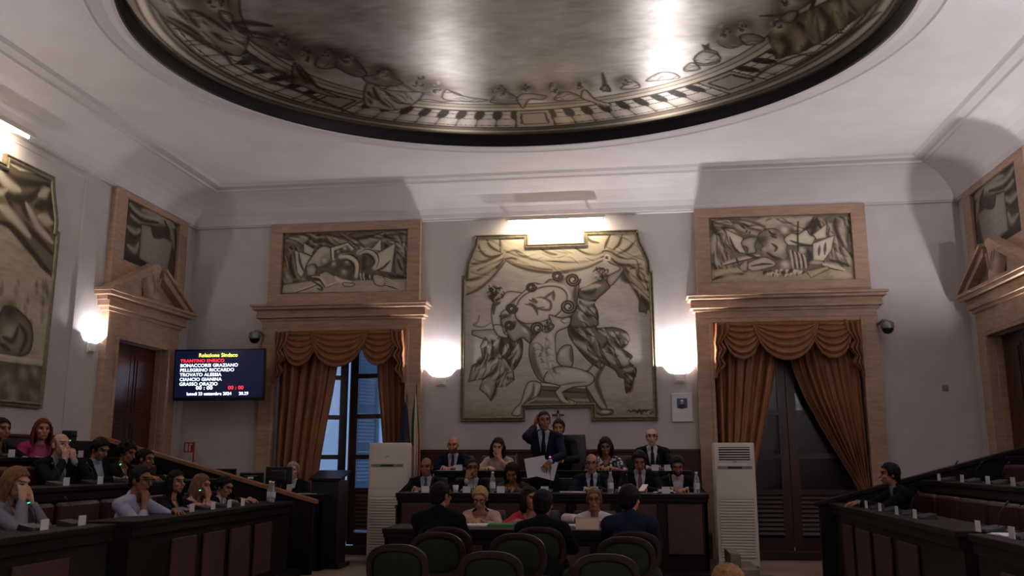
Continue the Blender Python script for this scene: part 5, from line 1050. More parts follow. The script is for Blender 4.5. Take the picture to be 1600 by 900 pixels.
# portrait
a = at(1049, 614.5, 12.97); b = at(1083, 659, 12.97); w = (b.x-a.x)/2; h = (a.z-b.z)/2; root = empty('portrait', ((a.x+b.x)/2, 12.99, (a.z+b.z)/2), 0, 'small framed portrait photo on the wall beside the right window', 'picture')
mb = MB(); mb.box(-w, w, -.02, 0, -h, h); mb.build('frame', 'white', root, bevel=.004); mb = MB(); mb.box(-w+.012, w-.012, -.022, -.02, -h+.012, h-.012); mb.build('mat_board', 'paper', root)
mb = MB(); mb.box(-.075, .075, -.0235, -.022, -.01, .13); ph_ = mb.build('photograph', 'photo', root)
mb = MB(); mb.sphere((0, -.0235, .075), (.022, .003, .03)); mb.build('printed_face', mat('print_skin', hx('c09078')), ph_); mb = MB(); mb.sphere((0, -.0235, .015), (.055, .003, .035)); mb.build('printed_suit', 'black', ph_)
mb = MB(); mb.sphere((0, -.0236, .098), (.022, .003, .012)); mb.build('printed_hair', 'paper', ph_)
# crucifix
p = at(872, 651, 12.97); root = empty('crucifix', (p.x, 12.98, p.z), 0, 'small dark wooden crucifix on the wall below the large painting', 'crucifix')
mb = MB(); mb.box(-.016, .016, -.02, 0, -.11, .09); mb.box(-.085, .085, -.02, 0, .01, .04); mb.build('cross', 'black', root, bevel=.003)
mb = MB(); mb.tube([(0, -.028, .045), (.004, -.03, 0), (-.004, -.028, -.04), (0, -.026, -.08)], [.009, .013, .010, .006], 8); mb.tube([(-.07, -.026, .03), (0, -.03, .018), (.07, -.026, .03)], .006, 6); mb.build('figure', 'steel', root, smooth=True)
# hydrant sign on a red pole
a = at(291, 692, 12.7); root = empty('fire_sign', (at(302, 700, 12.7).x, 12.72, 0), 0, 'small red and white fire hose sign on a thin red pole', 'sign')
mb = MB(); mb.tube([(0, 0, 0), (0, 0, 1.66)], .012, 8); mb.lathe([(0, 0), (.12, 0), (.12, .02), (0, .03)], n=14); mb.build('pole', 'signred', root)
mb = MB(); mb.box(-.16, -.01, -.006, .006, 1.50, 1.65); sp = mb.build('sign_plate', 'signred', root, bevel=.003); mb = MB(); mb.box(-.135, -.095, -.009, -.006, 1.52, 1.63); mb.box(-.075, -.05, -.009, -.006, 1.52, 1.60); mb.box(-.075, -.03, -.009, -.006, 1.61, 1.63); mb.build('pictogram', 'sign', sp)
# hatch in the cove? (painted frame) : small bracket clip beside the lamp
# ================================================================== PEOPLE
def V3(*a): return np.array(a, float)
def unitv(v): return v/(np.linalg.norm(v)+1e-12)
class Sol:
    """closed rounded solids that a voxel remesh fuses into one skin"""
    def __init__(s): s.v = []; s.f = []; s.n = 0
    def _grid(s, rings):
        m = len(rings[0]); o = s.n
        for r in rings: s.v.append(r)
        s.n += m*len(rings)
        for j in range(len(rings)-1):
            for k in range(m): s.f.append((o+j*m+k, o+j*m+(k+1) % m, o+(j+1)*m+(k+1) % m, o+(j+1)*m+k))
        s.f.append(tuple(o+k for k in range(m-1, -1, -1))); s.f.append(tuple(o+(len(rings)-1)*m+k for k in range(m)))
    def cap(s, a, b, ra, rb, m=12, flat=1., up=None):
        a = np.array(a, float); b = np.array(b, float); t = unitv(b-a); r_ = V3(0, 0, 1) if up is None else np.array(up, float)
        if abs(t@r_) > .95: r_ = V3(1, 0, 0)
        u = unitv(np.cross(t, r_)); w = np.cross(t, u); rings = []; ang = 2*PI*np.arange(m)/m
        circ = np.outer(np.cos(ang), u)+np.outer(np.sin(ang), w)*flat
        for q in (-80, -50, -22): q = math.radians(q); rings.append(a+t*ra*math.sin(q)+circ*ra*math.cos(q))
        for k in (0, .5, 1): rings.append(a+(b-a)*k+circ*(ra+(rb-ra)*k))
        for q in (22, 50, 80): q = math.radians(q); rings.append(b+t*rb*math.sin(q)+circ*rb*math.cos(q))
        s._grid(rings); return s
    def ell(s, c, r, R=None, m=16, n=10):
        c = np.array(c, float); R = np.eye(3) if R is None else R; rings = []; ang = 2*PI*np.arange(m)/m
        for j in range(n+1):
            t = max(.06, min(PI-.06, PI*j/n)); P = np.stack([r[0]*math.sin(t)*np.cos(ang), r[1]*math.sin(t)*np.sin(ang), np.full(m, r[2]*math.cos(t))], 1); rings.append(c+P@R.T)
        s._grid(rings); return s
    def chain(s, pts, rs, **k):
        for i in range(len(pts)-1): s.cap(pts[i], pts[i+1], rs[i], rs[i+1], **k)
        return s
QUEUE = []
def request(sol, voxel, smooth, fn):
    me = bpy.data.meshes.new('tmp'); me.from_pydata([tuple(p) for r in sol.v for p in r], [], sol.f)
    bm = bmesh.new(); bm.from_mesh(me); bmesh.ops.recalc_face_normals(bm, faces=bm.faces); bm.to_mesh(me); bm.free()
    o = bpy.data.objects.new('tmp', me); C.objects.link(o)
    r = o.modifiers.new('r', 'REMESH'); r.mode = 'VOXEL'; r.voxel_size = voxel
    if smooth: q = o.modifiers.new('s', 'SMOOTH'); q.iterations = smooth; q.factor = .5
    QUEUE.append((o, fn))
def flush():
    bpy.context.view_layer.update(); dg = bpy.context.evaluated_depsgraph_get()
    outs = [(o, bpy.data.meshes.new_from_object(o.evaluated_get(dg)), fn) for o, fn in QUEUE]
    for o, me, fn in outs:
        fn(me); bpy.data.objects.remove(o)
    QUEUE.clear()
def coords(me):
    n = len(me.vertices); a = np.empty(n*3); me.vertices.foreach_get('co', a); return a.reshape(-1, 3)
def cut(me, keep):
    """keep faces whose centre satisfies keep(centres)"""
    n = len(me.polygons); c = np.empty(n*3); me.polygons.foreach_get('center', c); k = keep(c.reshape(-1, 3))
    bm = bmesh.new(); bm.from_mesh(me); bm.faces.ensure_lookup_table(); bmesh.ops.delete(bm, geom=[f for f, q in zip(bm.faces, k) if not q], context='FACES')
    bv = [v for v in bm.verts if v.is_boundary]; nb = {v: [x.other_vert(v) for x in v.link_edges if x.is_boundary] for v in bv}
    for _ in range(5):
        co = {v: (sum((n.co for n in nb[v]), Vector())/len(nb[v])+v.co)/2 for v in bv if nb[v]}
        for v, p in co.items(): v.co = p
    bm.to_mesh(me); bm.free()
def finish(me, name, m, parent, solid=0, offs=0):
    me.materials.clear(); me.materials.append(M[m] if isinstance(m, str) else m); me.polygons.foreach_set('use_smooth', [True]*len(me.polygons)); me.name = name
    o = bpy.data.objects.new(name, me); C.objects.link(o); o.parent = parent
    if solid: d = o.modifiers.new('solid', 'SOLIDIFY'); d.thickness = solid; d.offset = 1
    return o
CM = {}
def cloth(h, rough=.85):
    if h not in CM:
        c = hx(h); CM[h] = mat('cloth_'+h, c, rough, noise=tuple(x*.82 for x in c), scale=14, bump=.08, spec=.15)
    return CM[h]
def hairm(h):
    k = 'h'+h
    if k not in CM: c = hx(h); CM[k] = mat('hair_'+h, c, .62, noise=tuple(x*.55 for x in c), scale=70, stretch=(1, 1, .25), bump=.6, spec=.2)
    return CM[k]
def floral():
    m = mat('floral_print', hx('1e1c30'), .8); nt = m.node_tree; b = nt.nodes['Principled BSDF']; v = nt.nodes.new('ShaderNodeTexVoronoi'); v.inputs['Scale'].default_value = 22; tc = nt.nodes.new('ShaderNodeTexCoord'); nt.links.new(tc.outputs['Object'], v.inputs['Vector'])
    r = nt.nodes.new('ShaderNodeValToRGB'); r.color_ramp.interpolation = 'CONSTANT'; r.color_ramp.elements[0].color = (*hx('c0bcc8'), 1); r.color_ramp.elements[1].position = .42; r.color_ramp.elements[1].color = (*hx('1a1a30'), 1)
    nt.links.new(v.outputs['Distance'], r.inputs[0]); nt.links.new(r.outputs[0], b.inputs['Base Color']); return m
CM['floral'] = floral()
SKIN = mat('skin', (.5, .3, .2), .55, attr='skin', spec=.3)
def rot(yaw=0., pitch=0., roll=0.):
    """head axes: columns right, back, up; yaw turns toward the person's left (+), pitch nods down (+)"""
    return np.array((Matrix.Rotation(yaw, 3, 'Z') @ Matrix.Rotation(pitch, 3, 'X') @ Matrix.Rotation(roll, 3, 'Y')))
def ik(S_, W_, l1, l2, hint):
    d = W_-S_; L = np.linalg.norm(d); L2 = min(L, (l1+l2)*.995); d = d/L; W2 = S_+d*L2
    a = (l1*l1-l2*l2+L2*L2)/(2*L2); h = math.sqrt(max(0, l1*l1-a*a)); hint = np.array(hint, float); hp = unitv(hint-d*(hint@d)); return S_+d*a+hp*h, W2
def hand(sol, W, fd, pn, side, curl=.5, spread=.024, grow=0.):
    """W wrist, fd finger direction, pn palm normal; five fingers"""
    fd = unitv(np.array(fd, float)); pn = np.array(pn, float); pn = unitv(pn-fd*(pn@fd)); ac = np.cross(fd, pn)*side   # across, towards the thumb
    sol.cap(W, W+fd*.03, .027, .030, flat=.72, up=pn)
    for k in (-1.2, 0, 1.2): sol.cap(W+fd*.025+ac*k*.014, W+fd*.085+ac*k*.020, .017, .0145)
    for k, (L, o) in enumerate(((.072, 1.5), (.080, .5), (.074, -.5), (.058, -1.5))):
        b = W+fd*(.088-.004*abs(o))+ac*o*.0215; d = unitv(fd+ac*o*.10); p = [b]; ang = 0
        for q, seg in enumerate((.45, .32, .23)):
            ang += curl*(.55, .75, .5)[q]; p.append(p[-1]+(d*math.cos(ang)+pn*math.sin(ang))*L*seg)
        sol.chain(p, [.0088, .0082, .0076, .0066], m=8)
    b = W+fd*.030+ac*.024; d1 = unitv(fd*.55+ac*.75+pn*.25); d2 = unitv(fd*.85+ac*.25+pn*(.2+.4*curl)); sol.chain([b, b+d1*.042, b+d1*.042+d2*.032, b+d1*.042+d2*.055], [.0135, .011, .0095, .008], m=8)
SK = dict(fair='c49a86', mid='b08068', tan='94654e', pale='cfa898')
def person(T, floor, rz, label, skin='mid', hair='241812', style='short', top=('jacket', '10131e'), shirt='b8b8c4', tie=None, yaw=0., pitch=0., roll=0., lean=None, arms=None, female=False, scale=1.,
           stand=False, glasses=None, beard=None, voxel=.0075, seat=.46, legs=True, trousers='101116', side=0., sleeve=None, group=None, hw=1., legdir=0.):
    T = np.array(T, float); root = empty('person', (T[0], T[1], floor), rz, label, 'person', group); H = T[2]-floor; sc_ = scale
    Rh = rot(yaw, pitch, roll); up = Rh[:, 2]; C_ = V3(0, 0, H-.118*sc_)
    hp = lambda x, y, z: C_+Rh@(V3(x, y, z)*sc_)
    Nb = C_+V3(0, .035, -.098*sc_)+Rh@V3(0, .02, -.05)*sc_   # base of the neck
    if stand: pel = V3(Nb[0]+side, Nb[1]+.03, .93*sc_); spine = np.linalg.norm(Nb-pel)
    else:
        z = Nb[2]-seat; L = max(.36, min(.60 if lean else .52, z/max(.55, math.cos(lean or .12)))); cosl = min(1, z/L)
        sinl = math.sqrt(max(0, 1-cosl*cosl)); pel = V3(Nb[0]+side, Nb[1]+L*sinl, seat)
    dn = unitv(pel-Nb); X = V3(1, 0, 0); X = unitv(X-dn*(X@dn)); F_ = np.cross(dn, X); F_ = F_ if F_[1] < 0 else -F_   # F_ forward(-y)
    tl = np.linalg.norm(pel-Nb); sw = (.148 if female else .170)*sc_
    tp = lambda x, f, d: Nb+X*x+F_*f+dn*d
    Rt = np.stack([X, -F_, -dn], 1)
    def torso(s, g):
        s.cap(tp(-sw*.55, .0, .075), tp(sw*.55, .0, .075), .062+g, .062+g); s.cap(tp(0, 0, .005), tp(-sw, 0, .062), .045+g, .056+g); s.cap(tp(0, 0, .005), tp(sw, 0, .062), .045+g, .056+g)
        s.ell(tp(0, .005, .19), (sw*.90+g, .105+g, .17), Rt); s.ell(tp(0, .015, tl*.62), (.15*hw+g, .105*hw+g, .16), Rt); s.ell(tp(0, .0, tl-.02), (.165*hw+g, .125*hw+g, .13), Rt)
        if female:
            for q in (-1, 1): s.ell(tp(q*.07, .085, .21), (.06+g, .05+g, .06), Rt)
    arms = arms or {}
    A = {}
    for sd, nm in ((-1, 'r'), (1, 'l')):
        S_ = tp(sd*sw, 0, .066); spec = arms.get(nm, None)
        if spec is None: spec = dict(w=(sd*.10, -.34, Nb[2]-.36-.0), hint=(sd*1, .3, -1), fd=(-sd*.5, -1, 0), pn=(0, 0, -1), curl=.5) if not stand else dict(w=(sd*.27, -.03, Nb[2]-.60), hint=(sd*.4, 1, 0), fd=(0, -.1, -1), pn=(-sd, 0, 0), curl=.5)
        w = spec['w']; W = np.array(w, float)
        if spec.get('rel') == 'head': W = C_+Rh@np.array(w, float)
        elif spec.get('rel') == 'neck': W = Nb+np.array(w, float)
        E_, W = ik(S_, W, .29*sc_, .255*sc_, spec.get('hint', (sd, .3, -1))); A[nm] = (S_, E_, W, spec, sd)
    # legs
    Lg = []
    if legs:
        for sd in (-1, 1):
            hpj = pel+V3(sd*.09, 0, 0)
            if stand: Lg.append((hpj+V3(0, 0, -.02), pel*V3(1, 1, 0)+V3(sd*.11, -.02, .50), pel*V3(1, 1, 0)+V3(sd*.12, .02, .09)))
            else: kn = hpj+V3(sd*.05, -.42, .01); Lg.append((hpj, kn, V3(kn[0], kn[1]+.10, .09)))
    skc = SK.get(skin, skin)
    # ---- body: one continuous surface
    b = Sol()
    b.ell(hp(0, .012, .022), (.074*sc_, .092*sc_, .092*sc_), Rh); b.ell(hp(0, -.022, -.045), (.056*sc_, .062*sc_, .066*sc_), Rh); b.ell(hp(0, -.052, -.088), (.026*sc_, .024*sc_, .022*sc_), Rh)
    b.ell(hp(0, -.068, .035), (.052*sc_, .022*sc_, .022*sc_), Rh)
    for q in (-1, 1):
        b.ell(hp(q*.075, .012, -.005), (.010, .020, .032), Rh); b.ell(hp(q*.038, -.06, -.022), (.022, .020, .02), Rh)
    b.cap(hp(0, -.082, .014), hp(0, -.103, -.026), .0095, .0135); b.ell(hp(0, -.078, -.058), (.024, .014, .011), Rh)
    b.cap(Nb+V3(0, .0, -.01), C_+Rh@V3(0, .02, -.04), .055*(.88 if female else 1), .05*(.86 if female else 1)); torso(b, -.012)
    for nm, (S_, E_, W, spec, sd) in A.items():
        b.chain([S_, E_, W], [.045, .037, .024], m=10); hand(b, W, spec.get('fd', W-E_), spec.get('pn', (0, 0, -1)), -sd if spec.get('flip') else sd, spec.get('curl', .5))
    for (a_, k_, f_) in Lg: b.chain([a_, k_, f_], [.065, .045, .032]); b.cap(f_+V3(0, .01, -.03), f_+V3(0, -.14, -.05), .03, .025)
    def fb(me):
        co = coords(me); q = ((co-C_)@Rh)/sc_; x, y, z = q[:, 0], q[:, 1], q[:, 2]; base = np.array(hx(skc)); col = np.tile(base, (len(co), 1))
        def paint(m, c, k=1.): col[m] = col[m]*(1-k)+np.array(c)*k
        fr = y < -.03
        ch = fr & (np.hypot(np.abs(x)-.035, z+.03) < .02); paint(ch, base*np.array([1.08, .85, .85]), .6)
        paint(fr & ((x/.024)**2+((z+.058)/.0095)**2 < 1), base*np.array([.80, .42, .42]))
        ey = fr & (((np.abs(x)-.031)/.0165)**2+((z-.012)/.0095)**2 < 1); paint(ey, base*.42)
        paint(fr & (np.hypot(np.abs(x)-.031, z-.011) < .0065), (.02, .015, .012))
        hc = np.array(hx(hair)); paint(fr & (np.abs(np.abs(x)-.034) < .02) & (np.abs(z-.034) < .006), hc*.8)
        if beard: paint((y < .02) & (z < -.03) & (z > -.125) & ~((np.abs(x) < .022) & (np.abs(z+.058) < .008)) & ~((np.abs(x) < .03) & (z > -.042)) & (np.linalg.norm(q, axis=1) < .15), np.array(hx(beard)), .8)
        at_ = me.color_attributes.new('skin', 'FLOAT_COLOR', 'POINT'); at_.data.foreach_set('color', np.concatenate([col, np.ones((len(co), 1))], 1).ravel())
        finish(me, 'body', SKIN, root)
    request(b, voxel, 2, fb)
    # ---- hair
    hm = hairm(hair)
    if style != 'bald':
        h = Sol(); th = {'short': .005, 'thin': .002, 'full': .011, 'curly': .02, 'long': .012, 'bob': .014}[style]
        h.ell(hp(0, .016, .016 if style == 'thin' else .026), ((.076+th)*sc_, (.094+th)*sc_, (.086 if style == 'thin' else .094+th)*sc_), Rh); h.ell(hp(0, .045, -.03), ((.062+th)*sc_, (.055+th)*sc_, .06*sc_), Rh)
        if style in ('short', 'full', 'bob', 'long'):
            hr = np.random.default_rng(int(abs(T[0]*1000+T[1]*77)))
            for k in range(34 if style == 'full' else 22):
                v = hr.standard_normal(3); v[2] = abs(v[2]); v = unitv(v); c0 = V3(0, .016, .026)+v*V3(.074+th, .092+th, .092+th)*.93; tt = unitv(np.cross(v, hr.standard_normal(3)))*V3(1, 1.2, .7); h.cap(C_+Rh@(c0-tt*.018)*sc_, C_+Rh@(c0+tt*.02)*sc_, .013, .008, m=8)
        if style == 'curly':
            for k in range(26): v = unitv(rng.standard_normal(3)); v[2] = abs(v[2])-.25; v[1] = abs(v[1])*.9-.2; v = unitv(v); h.ell(C_+Rh@(v*V3(.1, .115, .115)+V3(0, .02, .02))*sc_, (.026, .026, .026), Rh)
        if style in ('long', 'bob'):
            ln = -.20 if style == 'long' else -.10
            for q in (-1, 1): h.chain([hp(q*.075, .0, .02), hp(q*.085, .005, -.07), hp(q*.08, .01, ln)], [.03, .032, .024])
            h.chain([hp(0, .07, .0), hp(0, .085, -.09), hp(0, .085, ln)], [.06, .06, .045]); h.chain([hp(-.04, .07, .0), hp(-.045, .075, ln)], [.045, .04]); h.chain([hp(.04, .07, .0), hp(.045, .075, ln)], [.045, .04])
        def fh(me):
            def keep(c):
                q = ((c-C_)@Rh)/sc_; x, y, z = q[:, 0], q[:, 1], q[:, 2]
                if style == 'thin': top_ = ~((y < .0) & (z > .0) & (np.abs(x) < .066))
                else: top_ = np.ones(len(c), bool)
                hl = .080-.05*np.clip(np.abs(x)/.078, 0, 1)**3
                face = (y < -.035+.03*np.clip(-z*12, 0, 1)) & (z < hl) & (np.abs(x) < (.078 if style in ('long', 'bob') else .2))
                low = (z < -.03-.9*np.clip(y-.02, 0, .05)) & (y < .13) if style in ('short', 'thin', 'full', 'curly') else np.zeros(len(c), bool)
                sideb = ((z < -.012) & (y < .022)) | ((y < -.048+.0*x) & (z < hl)) if style in ('short', 'thin', 'full', 'curly') else np.zeros(len(c), bool)
                return top_ & ~face & ~low & ~sideb
            cut(me, keep); finish(me, 'hair', hm, root, .002)
        request(h, .0085, 2, fh)
    # ---- glasses
    if glasses:
        g = MB()
        for q in (-1, 1):
            ring = [tuple(hp(q*.034+.025*math.copysign(abs(math.cos(a))**.55, math.cos(a)), -.098, .010+.014*math.copysign(abs(math.sin(a))**.55, math.sin(a)))) for a in np.linspace(0, 2*PI, 21)]; g.tube(ring, .0028, 6)
            g.tube([tuple(hp(q*.058, -.096, .016)), tuple(hp(q*.084, -.02, .014)), tuple(hp(q*.084, .02, .008))], .003, 6)
        g.tube([tuple(hp(-.012, -.10, .016)), tuple(hp(.012, -.10, .016))], .003, 6); g.build('glasses', cloth(glasses, .3), root, smooth=True)
    # ---- clothes
    kind, tc = top
    def garment(g, col, name, arms_to=.96, vneck=None, arm_g=.008, nvox=.0085, collar=.03):
        s = Sol(); torso(s, g)
        for nm, (S_, E_, W, spec, sd) in A.items():
            if arms_to > .5: e2 = E_+(W-E_)*(arms_to-.5)*2*.93; s.chain([S_, E_, e2], [.048+g*.3+arm_g, .041+arm_g, .030+arm_g+.003])
            elif arms_to > 0: s.cap(S_, S_+(E_-S_)*arms_to*2, .052+arm_g, .046+arm_g)
        s.cap(Nb+V3(0, .01, -.01), Nb+(C_-Nb)*.12+V3(0, .012, 0), .060+g*.5, .056+g*.4)
        def fg(me):
            def keep(c):
                q = c-Nb; x = q@X; f = q@F_; d = q@dn; k = np.ones(len(c), bool)
                if vneck: w0, dep = vneck; k &= ~((f > .02) & (d < dep) & (np.abs(x) < w0*np.clip(1-d/dep, 0, 1)+.010) & (d > -.1) & (np.abs(x) < .12))
                near = np.hypot(x, f) < .105; k &= ~((d < -.03) & (f > -.0) & near) if vneck else ~((d < -.045) & near)
                return k
            cut(me, keep); finish(me, name, cloth(col), root, .004)
        request(s, nvox, 2, fg)
    if kind == 'jacket':
        s = Sol(); torso(s, .004); s.cap(Nb+V3(0, .005, -.01), Nb+(C_-Nb)*.14, .060, .057)
        def fs_(me):
            def keep(c): q = c-Nb; return (q@F_ > -.02) | (q@dn < .02)
            cut(me, keep); finish(me, 'shirt', cloth(shirt), root, .003)
        request(s, .011, 1, fs_)
        garment(.018, tc, 'jacket', vneck=(.062, .36))
        # cuffs
        for nm, (S_, E_, W, spec, sd) in A.items():
            s = Sol(); s.cap(E_+(W-E_)*.88, E_+(W-E_)*.96, .036, .034); request(s, .010, 0, lambda me: finish(me, 'shirt_cuff', cloth(shirt), root))
        if tie:
            s = Sol(); torso(s, .012); s.cap(Nb+V3(0, .005, -.01), Nb+(C_-Nb)*.08, .066, .062)
            def ft(me):
                def keep(c): q = c-Nb; x = q@X; d = q@dn; return (q@F_ > .03) & (np.abs(x) < .014+.022*np.clip(d/.3, 0, 1)) & (d > -.03) & (d < .42)
                cut(me, keep); finish(me, 'tie', cloth(tie, .5), root, .004)
            request(s, .009, 1, ft)
    elif kind == 'open':   # jacket over a top
        s = Sol(); torso(s, .006); s.cap(Nb+V3(0, .005, -.02), Nb+V3(0, .005, .0), .058, .056)
        request(s, .011, 1, lambda me: (cut(me, lambda c: ((c-Nb)@dn > .01)), finish(me, 'top', cloth(shirt), root, .003)))
        garment(.020, tc, 'jacket', vneck=(.08, .5))
    elif kind == 'shirt': garment(.010, tc, 'shirt', arms_to=sleeve or .96, vneck=(.03, .14), arm_g=.006)
    elif kind == 'blouse': garment(.010, tc, 'blouse', arms_to=sleeve or .8, vneck=(.075, .13), arm_g=.008)
    elif kind == 'tee': garment(.010, tc, 'top', arms_to=sleeve or .35, vneck=(.07, .10), arm_g=.008)
    if legs:
        s = Sol(); s.ell(tp(0, 0, tl-.01), (.17*hw, .135*hw, .12), Rt)
        for (a_, k_, f_) in Lg: s.chain([a_, k_, f_+V3(0, 0, .02)], [.088, .066, .052])
        request(s, .016, 1, lambda me: finish(me, 'trousers', cloth(trousers), root))
        for (a_, k_, f_) in Lg:
            s = Sol(); s.cap(f_+V3(0, .02, -.04), f_+V3(0, -.16, -.05), .045, .036); request(s, .012, 1, lambda me: finish(me, 'shoe', 'black', root))
    return root, dict(Nb=Nb, C=C_, arms=A, pel=pel)
FWD = 0.; def_arm = None
def desk_arms(dz, reach=.30, inn=.06, curl=.5, dy=0):
    """both forearms resting on a desk top dz above the floor"""
    return {n: dict(w=(sd*inn, -reach-dy*sd, dz+.035), hint=(sd*1.2, .4, -.6), fd=(-sd*.6, -1, -.05), pn=(0, 0, -1), curl=curl) for n, sd in (('r', -1), ('l', 1))}
def P_(px, py, Y): p = at(px, py, Y); return (p.x, p.y, p.z)
DZA = ZA-.2; DZB = ZB-.5
dA = desk_arms(DZA, .30)
YA, YB_ = 10.98, 12.0
armchairs = []
# front row of the dais
person(P_(666, 715, YA), .2, 0, 'seated man in dark suit, white shirt and grey-blue tie, leftmost in the dais front row', 'tan', '1c1512', 'thin', ('jacket', '0e1018'), 'a8aab8', '39435a', arms=dA, pitch=.12)
a = desk_arms(DZA, .30); a['r'] = dict(w=(-.07, -.13, -.14), rel='head', hint=(-1, -.2, -1), fd=(.25, .15, 1), pn=(.3, 1, 0), curl=.55)
person(P_(739, 717, YA), .2, 0, 'seated man in glasses and dark suit raising his right hand before his mouth', 'tan', '2a201c', 'short', ('jacket', '0c0d14'), 'b4b4c0', None, arms=a, yaw=.15, glasses='241a1a')
a = desk_arms(DZA, .28, .04)
person(P_(800, 724, YA-.05), .2, 0, 'seated woman in grey tweed jacket over yellow top, looking down', 'tan', '2c1a14', 'bob', ('open', '4c4440'), '8a6a3c', arms=a, pitch=.5, female=True)
a = dict(r=dict(w=(-.115, .0, -.07), rel='head', hint=(-.75, -.3, -1.4), fd=(.12, .1, 1), pn=(1, -.2, 0), curl=.35), l=dict(w=(.10, -.34, 1.17), hint=(1, .3, -.5), fd=(-.6, -.35, -.75), pn=(0, 1, -.3), curl=.7))
stand, si = person(P_(850, 643, 10.98), .2, 0, 'standing man in navy suit and dark tie, hand cupped behind his ear, holding papers', 'tan', '231a18', 'short', ('jacket', '141e34'), 'b6b8c8', '141a30', stand=True, arms=a, yaw=.25, voxel=.006, trousers='10141f')
mb = MB(); R_ = Matrix.Rotation(-.18, 4, 'Y'); mb.box(-.19, .06, -.003, 0, -.12, .11, R_); mb.box(-.06, .19, -.008, -.005, -.14, .08, Matrix.Rotation(.25, 4, 'Y'))
p = at(846, 727, 10.70); o = mb.build('paper_sheets', 'paper'); o.location = (p.x, 10.67, p.z); o.rotation_euler = (-.12, 0, .0); props(o, 'loose white papers held up by the standing man in navy', 'papers')
person(P_(924, 709, YA), .2, 0, 'seated man in glasses and blue suit with black tie, right of the standing speaker', 'mid', '2a1f1c', 'thin', ('jacket', '151d30'), 'b4b6c4', '10121a', arms=dA, glasses='141014', pitch=.1)
a = desk_arms(DZA, .28, .05)
person(P_(999, 705, YA), .2, 0, 'seated man in dark suit and mauve tie looking down at a phone', 'tan', '16100f', 'full', ('jacket', '0d0d14'), 'a8a4b4', '6a3c50', arms=a, pitch=.45)
p = at(1005, 757, 10.56); mb = MB(); mb.box(-.035, .035, -.075, .075, 0, .009); o = mb.build('mobile_phone', 'white', bevel=.003); o.location = (p.x, 10.55, ZA+.05); o.rotation_euler = (.5, 0, -.4); props(o, 'white mobile phone held by the man in the mauve tie', 'phone')
person(P_(1058, 713, YA), .2, 0, 'seated bearded man in dark jacket over pale open shirt, rightmost of the front row', 'tan', '1a1210', 'full', ('jacket', '0f1016'), 'b8a8ac', None, arms=desk_arms(DZA, .28, .08), pitch=.4, beard='1c1412')
# back row
dB = desk_arms(DZB, .28, .07)
person(P_(708, 682, YB_), .5, 0, 'seated bald man in dark blue suit with patterned tie in the back row', 'mid', '3a2c24', 'bald', ('jacket', '10162a'), 'b0b2c4', '40283a', arms=dB, pitch=.15, beard='4a3428', seat=.44)
a = desk_arms(DZB, .26, .08); a['l'] = dict(w=(.05, -.13, -.12), rel='head', hint=(1, -.2, -1), fd=(-.2, .15, 1), pn=(-.3, 1, 0), curl=.4)
person(P_(778, 685, YB_), .5, 0, 'seated dark-haired woman in a white blouse covering her face with her hand', 'fair', '241613', 'long', ('blouse', 'b09a94'), arms=a, pitch=.25, female=True, roll=.1, seat=.44)
person(P_(873, 656, 12.25), .5, 0, 'man half hidden behind the standing speaker, seated in the tall black chair', 'mid', '17110f', 'full', ('jacket', '0f1118'), '9a9aa8', '15151c', arms=desk_arms(DZB+.1, .3), pitch=.1, seat=.6)
person(P_(946, 684, YB_), .5, 0, 'seated woman with short dark hair in a black and white floral dress', 'tan', '2a1612', 'bob', ('tee', 'floral'), arms=dB, pitch=.3, female=True, seat=.44)
person(P_(1018, 669, YB_), .5, 0, 'seated man with receding hair, glasses, dark suit and black tie, rightmost of the back row', 'fair', '4a3c36', 'thin', ('jacket', '0f1018'), 'b4b6c4', '0e0e14', arms=dB, glasses='3a1c1c', seat=.5)
# clerks at the table
a = desk_arms(ZC_, .22, .03); 
person(P_(750, 761, 9.42), 0, 0, 'seated woman with short blond hair, glasses and a beige blouse, reading papers', 'mid', 'c8a070', 'full', ('blouse', 'c8a898'), arms=a, pitch=.35, female=True, glasses='241a18', seat=.44, voxel=.0065, lean=.3)
person(P_(829, 762, 9.42), 0, 0, 'seated woman with dark hair in a coral red top, turned to the side', 'mid', '1c1210', 'bob', ('tee', 'b8383c'), arms=desk_arms(ZC_, .26, .1), yaw=.7, female=True, seat=.44, voxel=.0065)
a = desk_arms(ZC_, .24, .02); a['r'] = dict(w=(-.08, -.34, ZC_+.05), hint=(-1, .0, .1), fd=(1, -.2, -.05), pn=(0, 0, -1), curl=.4)
person(P_(928, 763, 9.42), 0, 0, 'seated woman with cropped hair and glasses in a white shirt, forearm along the table', 'tan', '8a6a50', 'short', ('shirt', 'd0c4cc'), arms=a, female=True, glasses='2a1412', seat=.44, voxel=.0065, sleeve=.72)
# seen from behind
lap = {n: dict(w=(sd*.12, -.38, .60), hint=(sd*1.2, .4, -.6), fd=(0, -1, -.05), pn=(0, 0, -1), curl=.5) for n, sd in (('r', -1), ('l', 1))}
person(P_(690, 753, 7.75), 0, PI, 'man in black seen from behind, left of the front tables, head turned right', 'tan', '100c0b', 'short', ('jacket', '0b0b0e'), '20202a', None, arms=lap, yaw=-.6, seat=.47, voxel=.0065)
person(P_(849, 766, 7.75), 0, PI, 'dark-haired man in black seen from behind in the centre', 'tan', '0f0b0b', 'full', ('jacket', '0c0b10'), '20202a', None, arms=lap, yaw=-.3, seat=.47, voxel=.0065)
person(P_(984, 758, 7.75), 0, PI, 'man in a navy suit seen from behind, turned slightly to the right', 'mid', '14100f', 'full', ('jacket', '101a30'), 'a8a8b8', None, arms=lap, yaw=-.5, seat=.47, voxel=.0065)
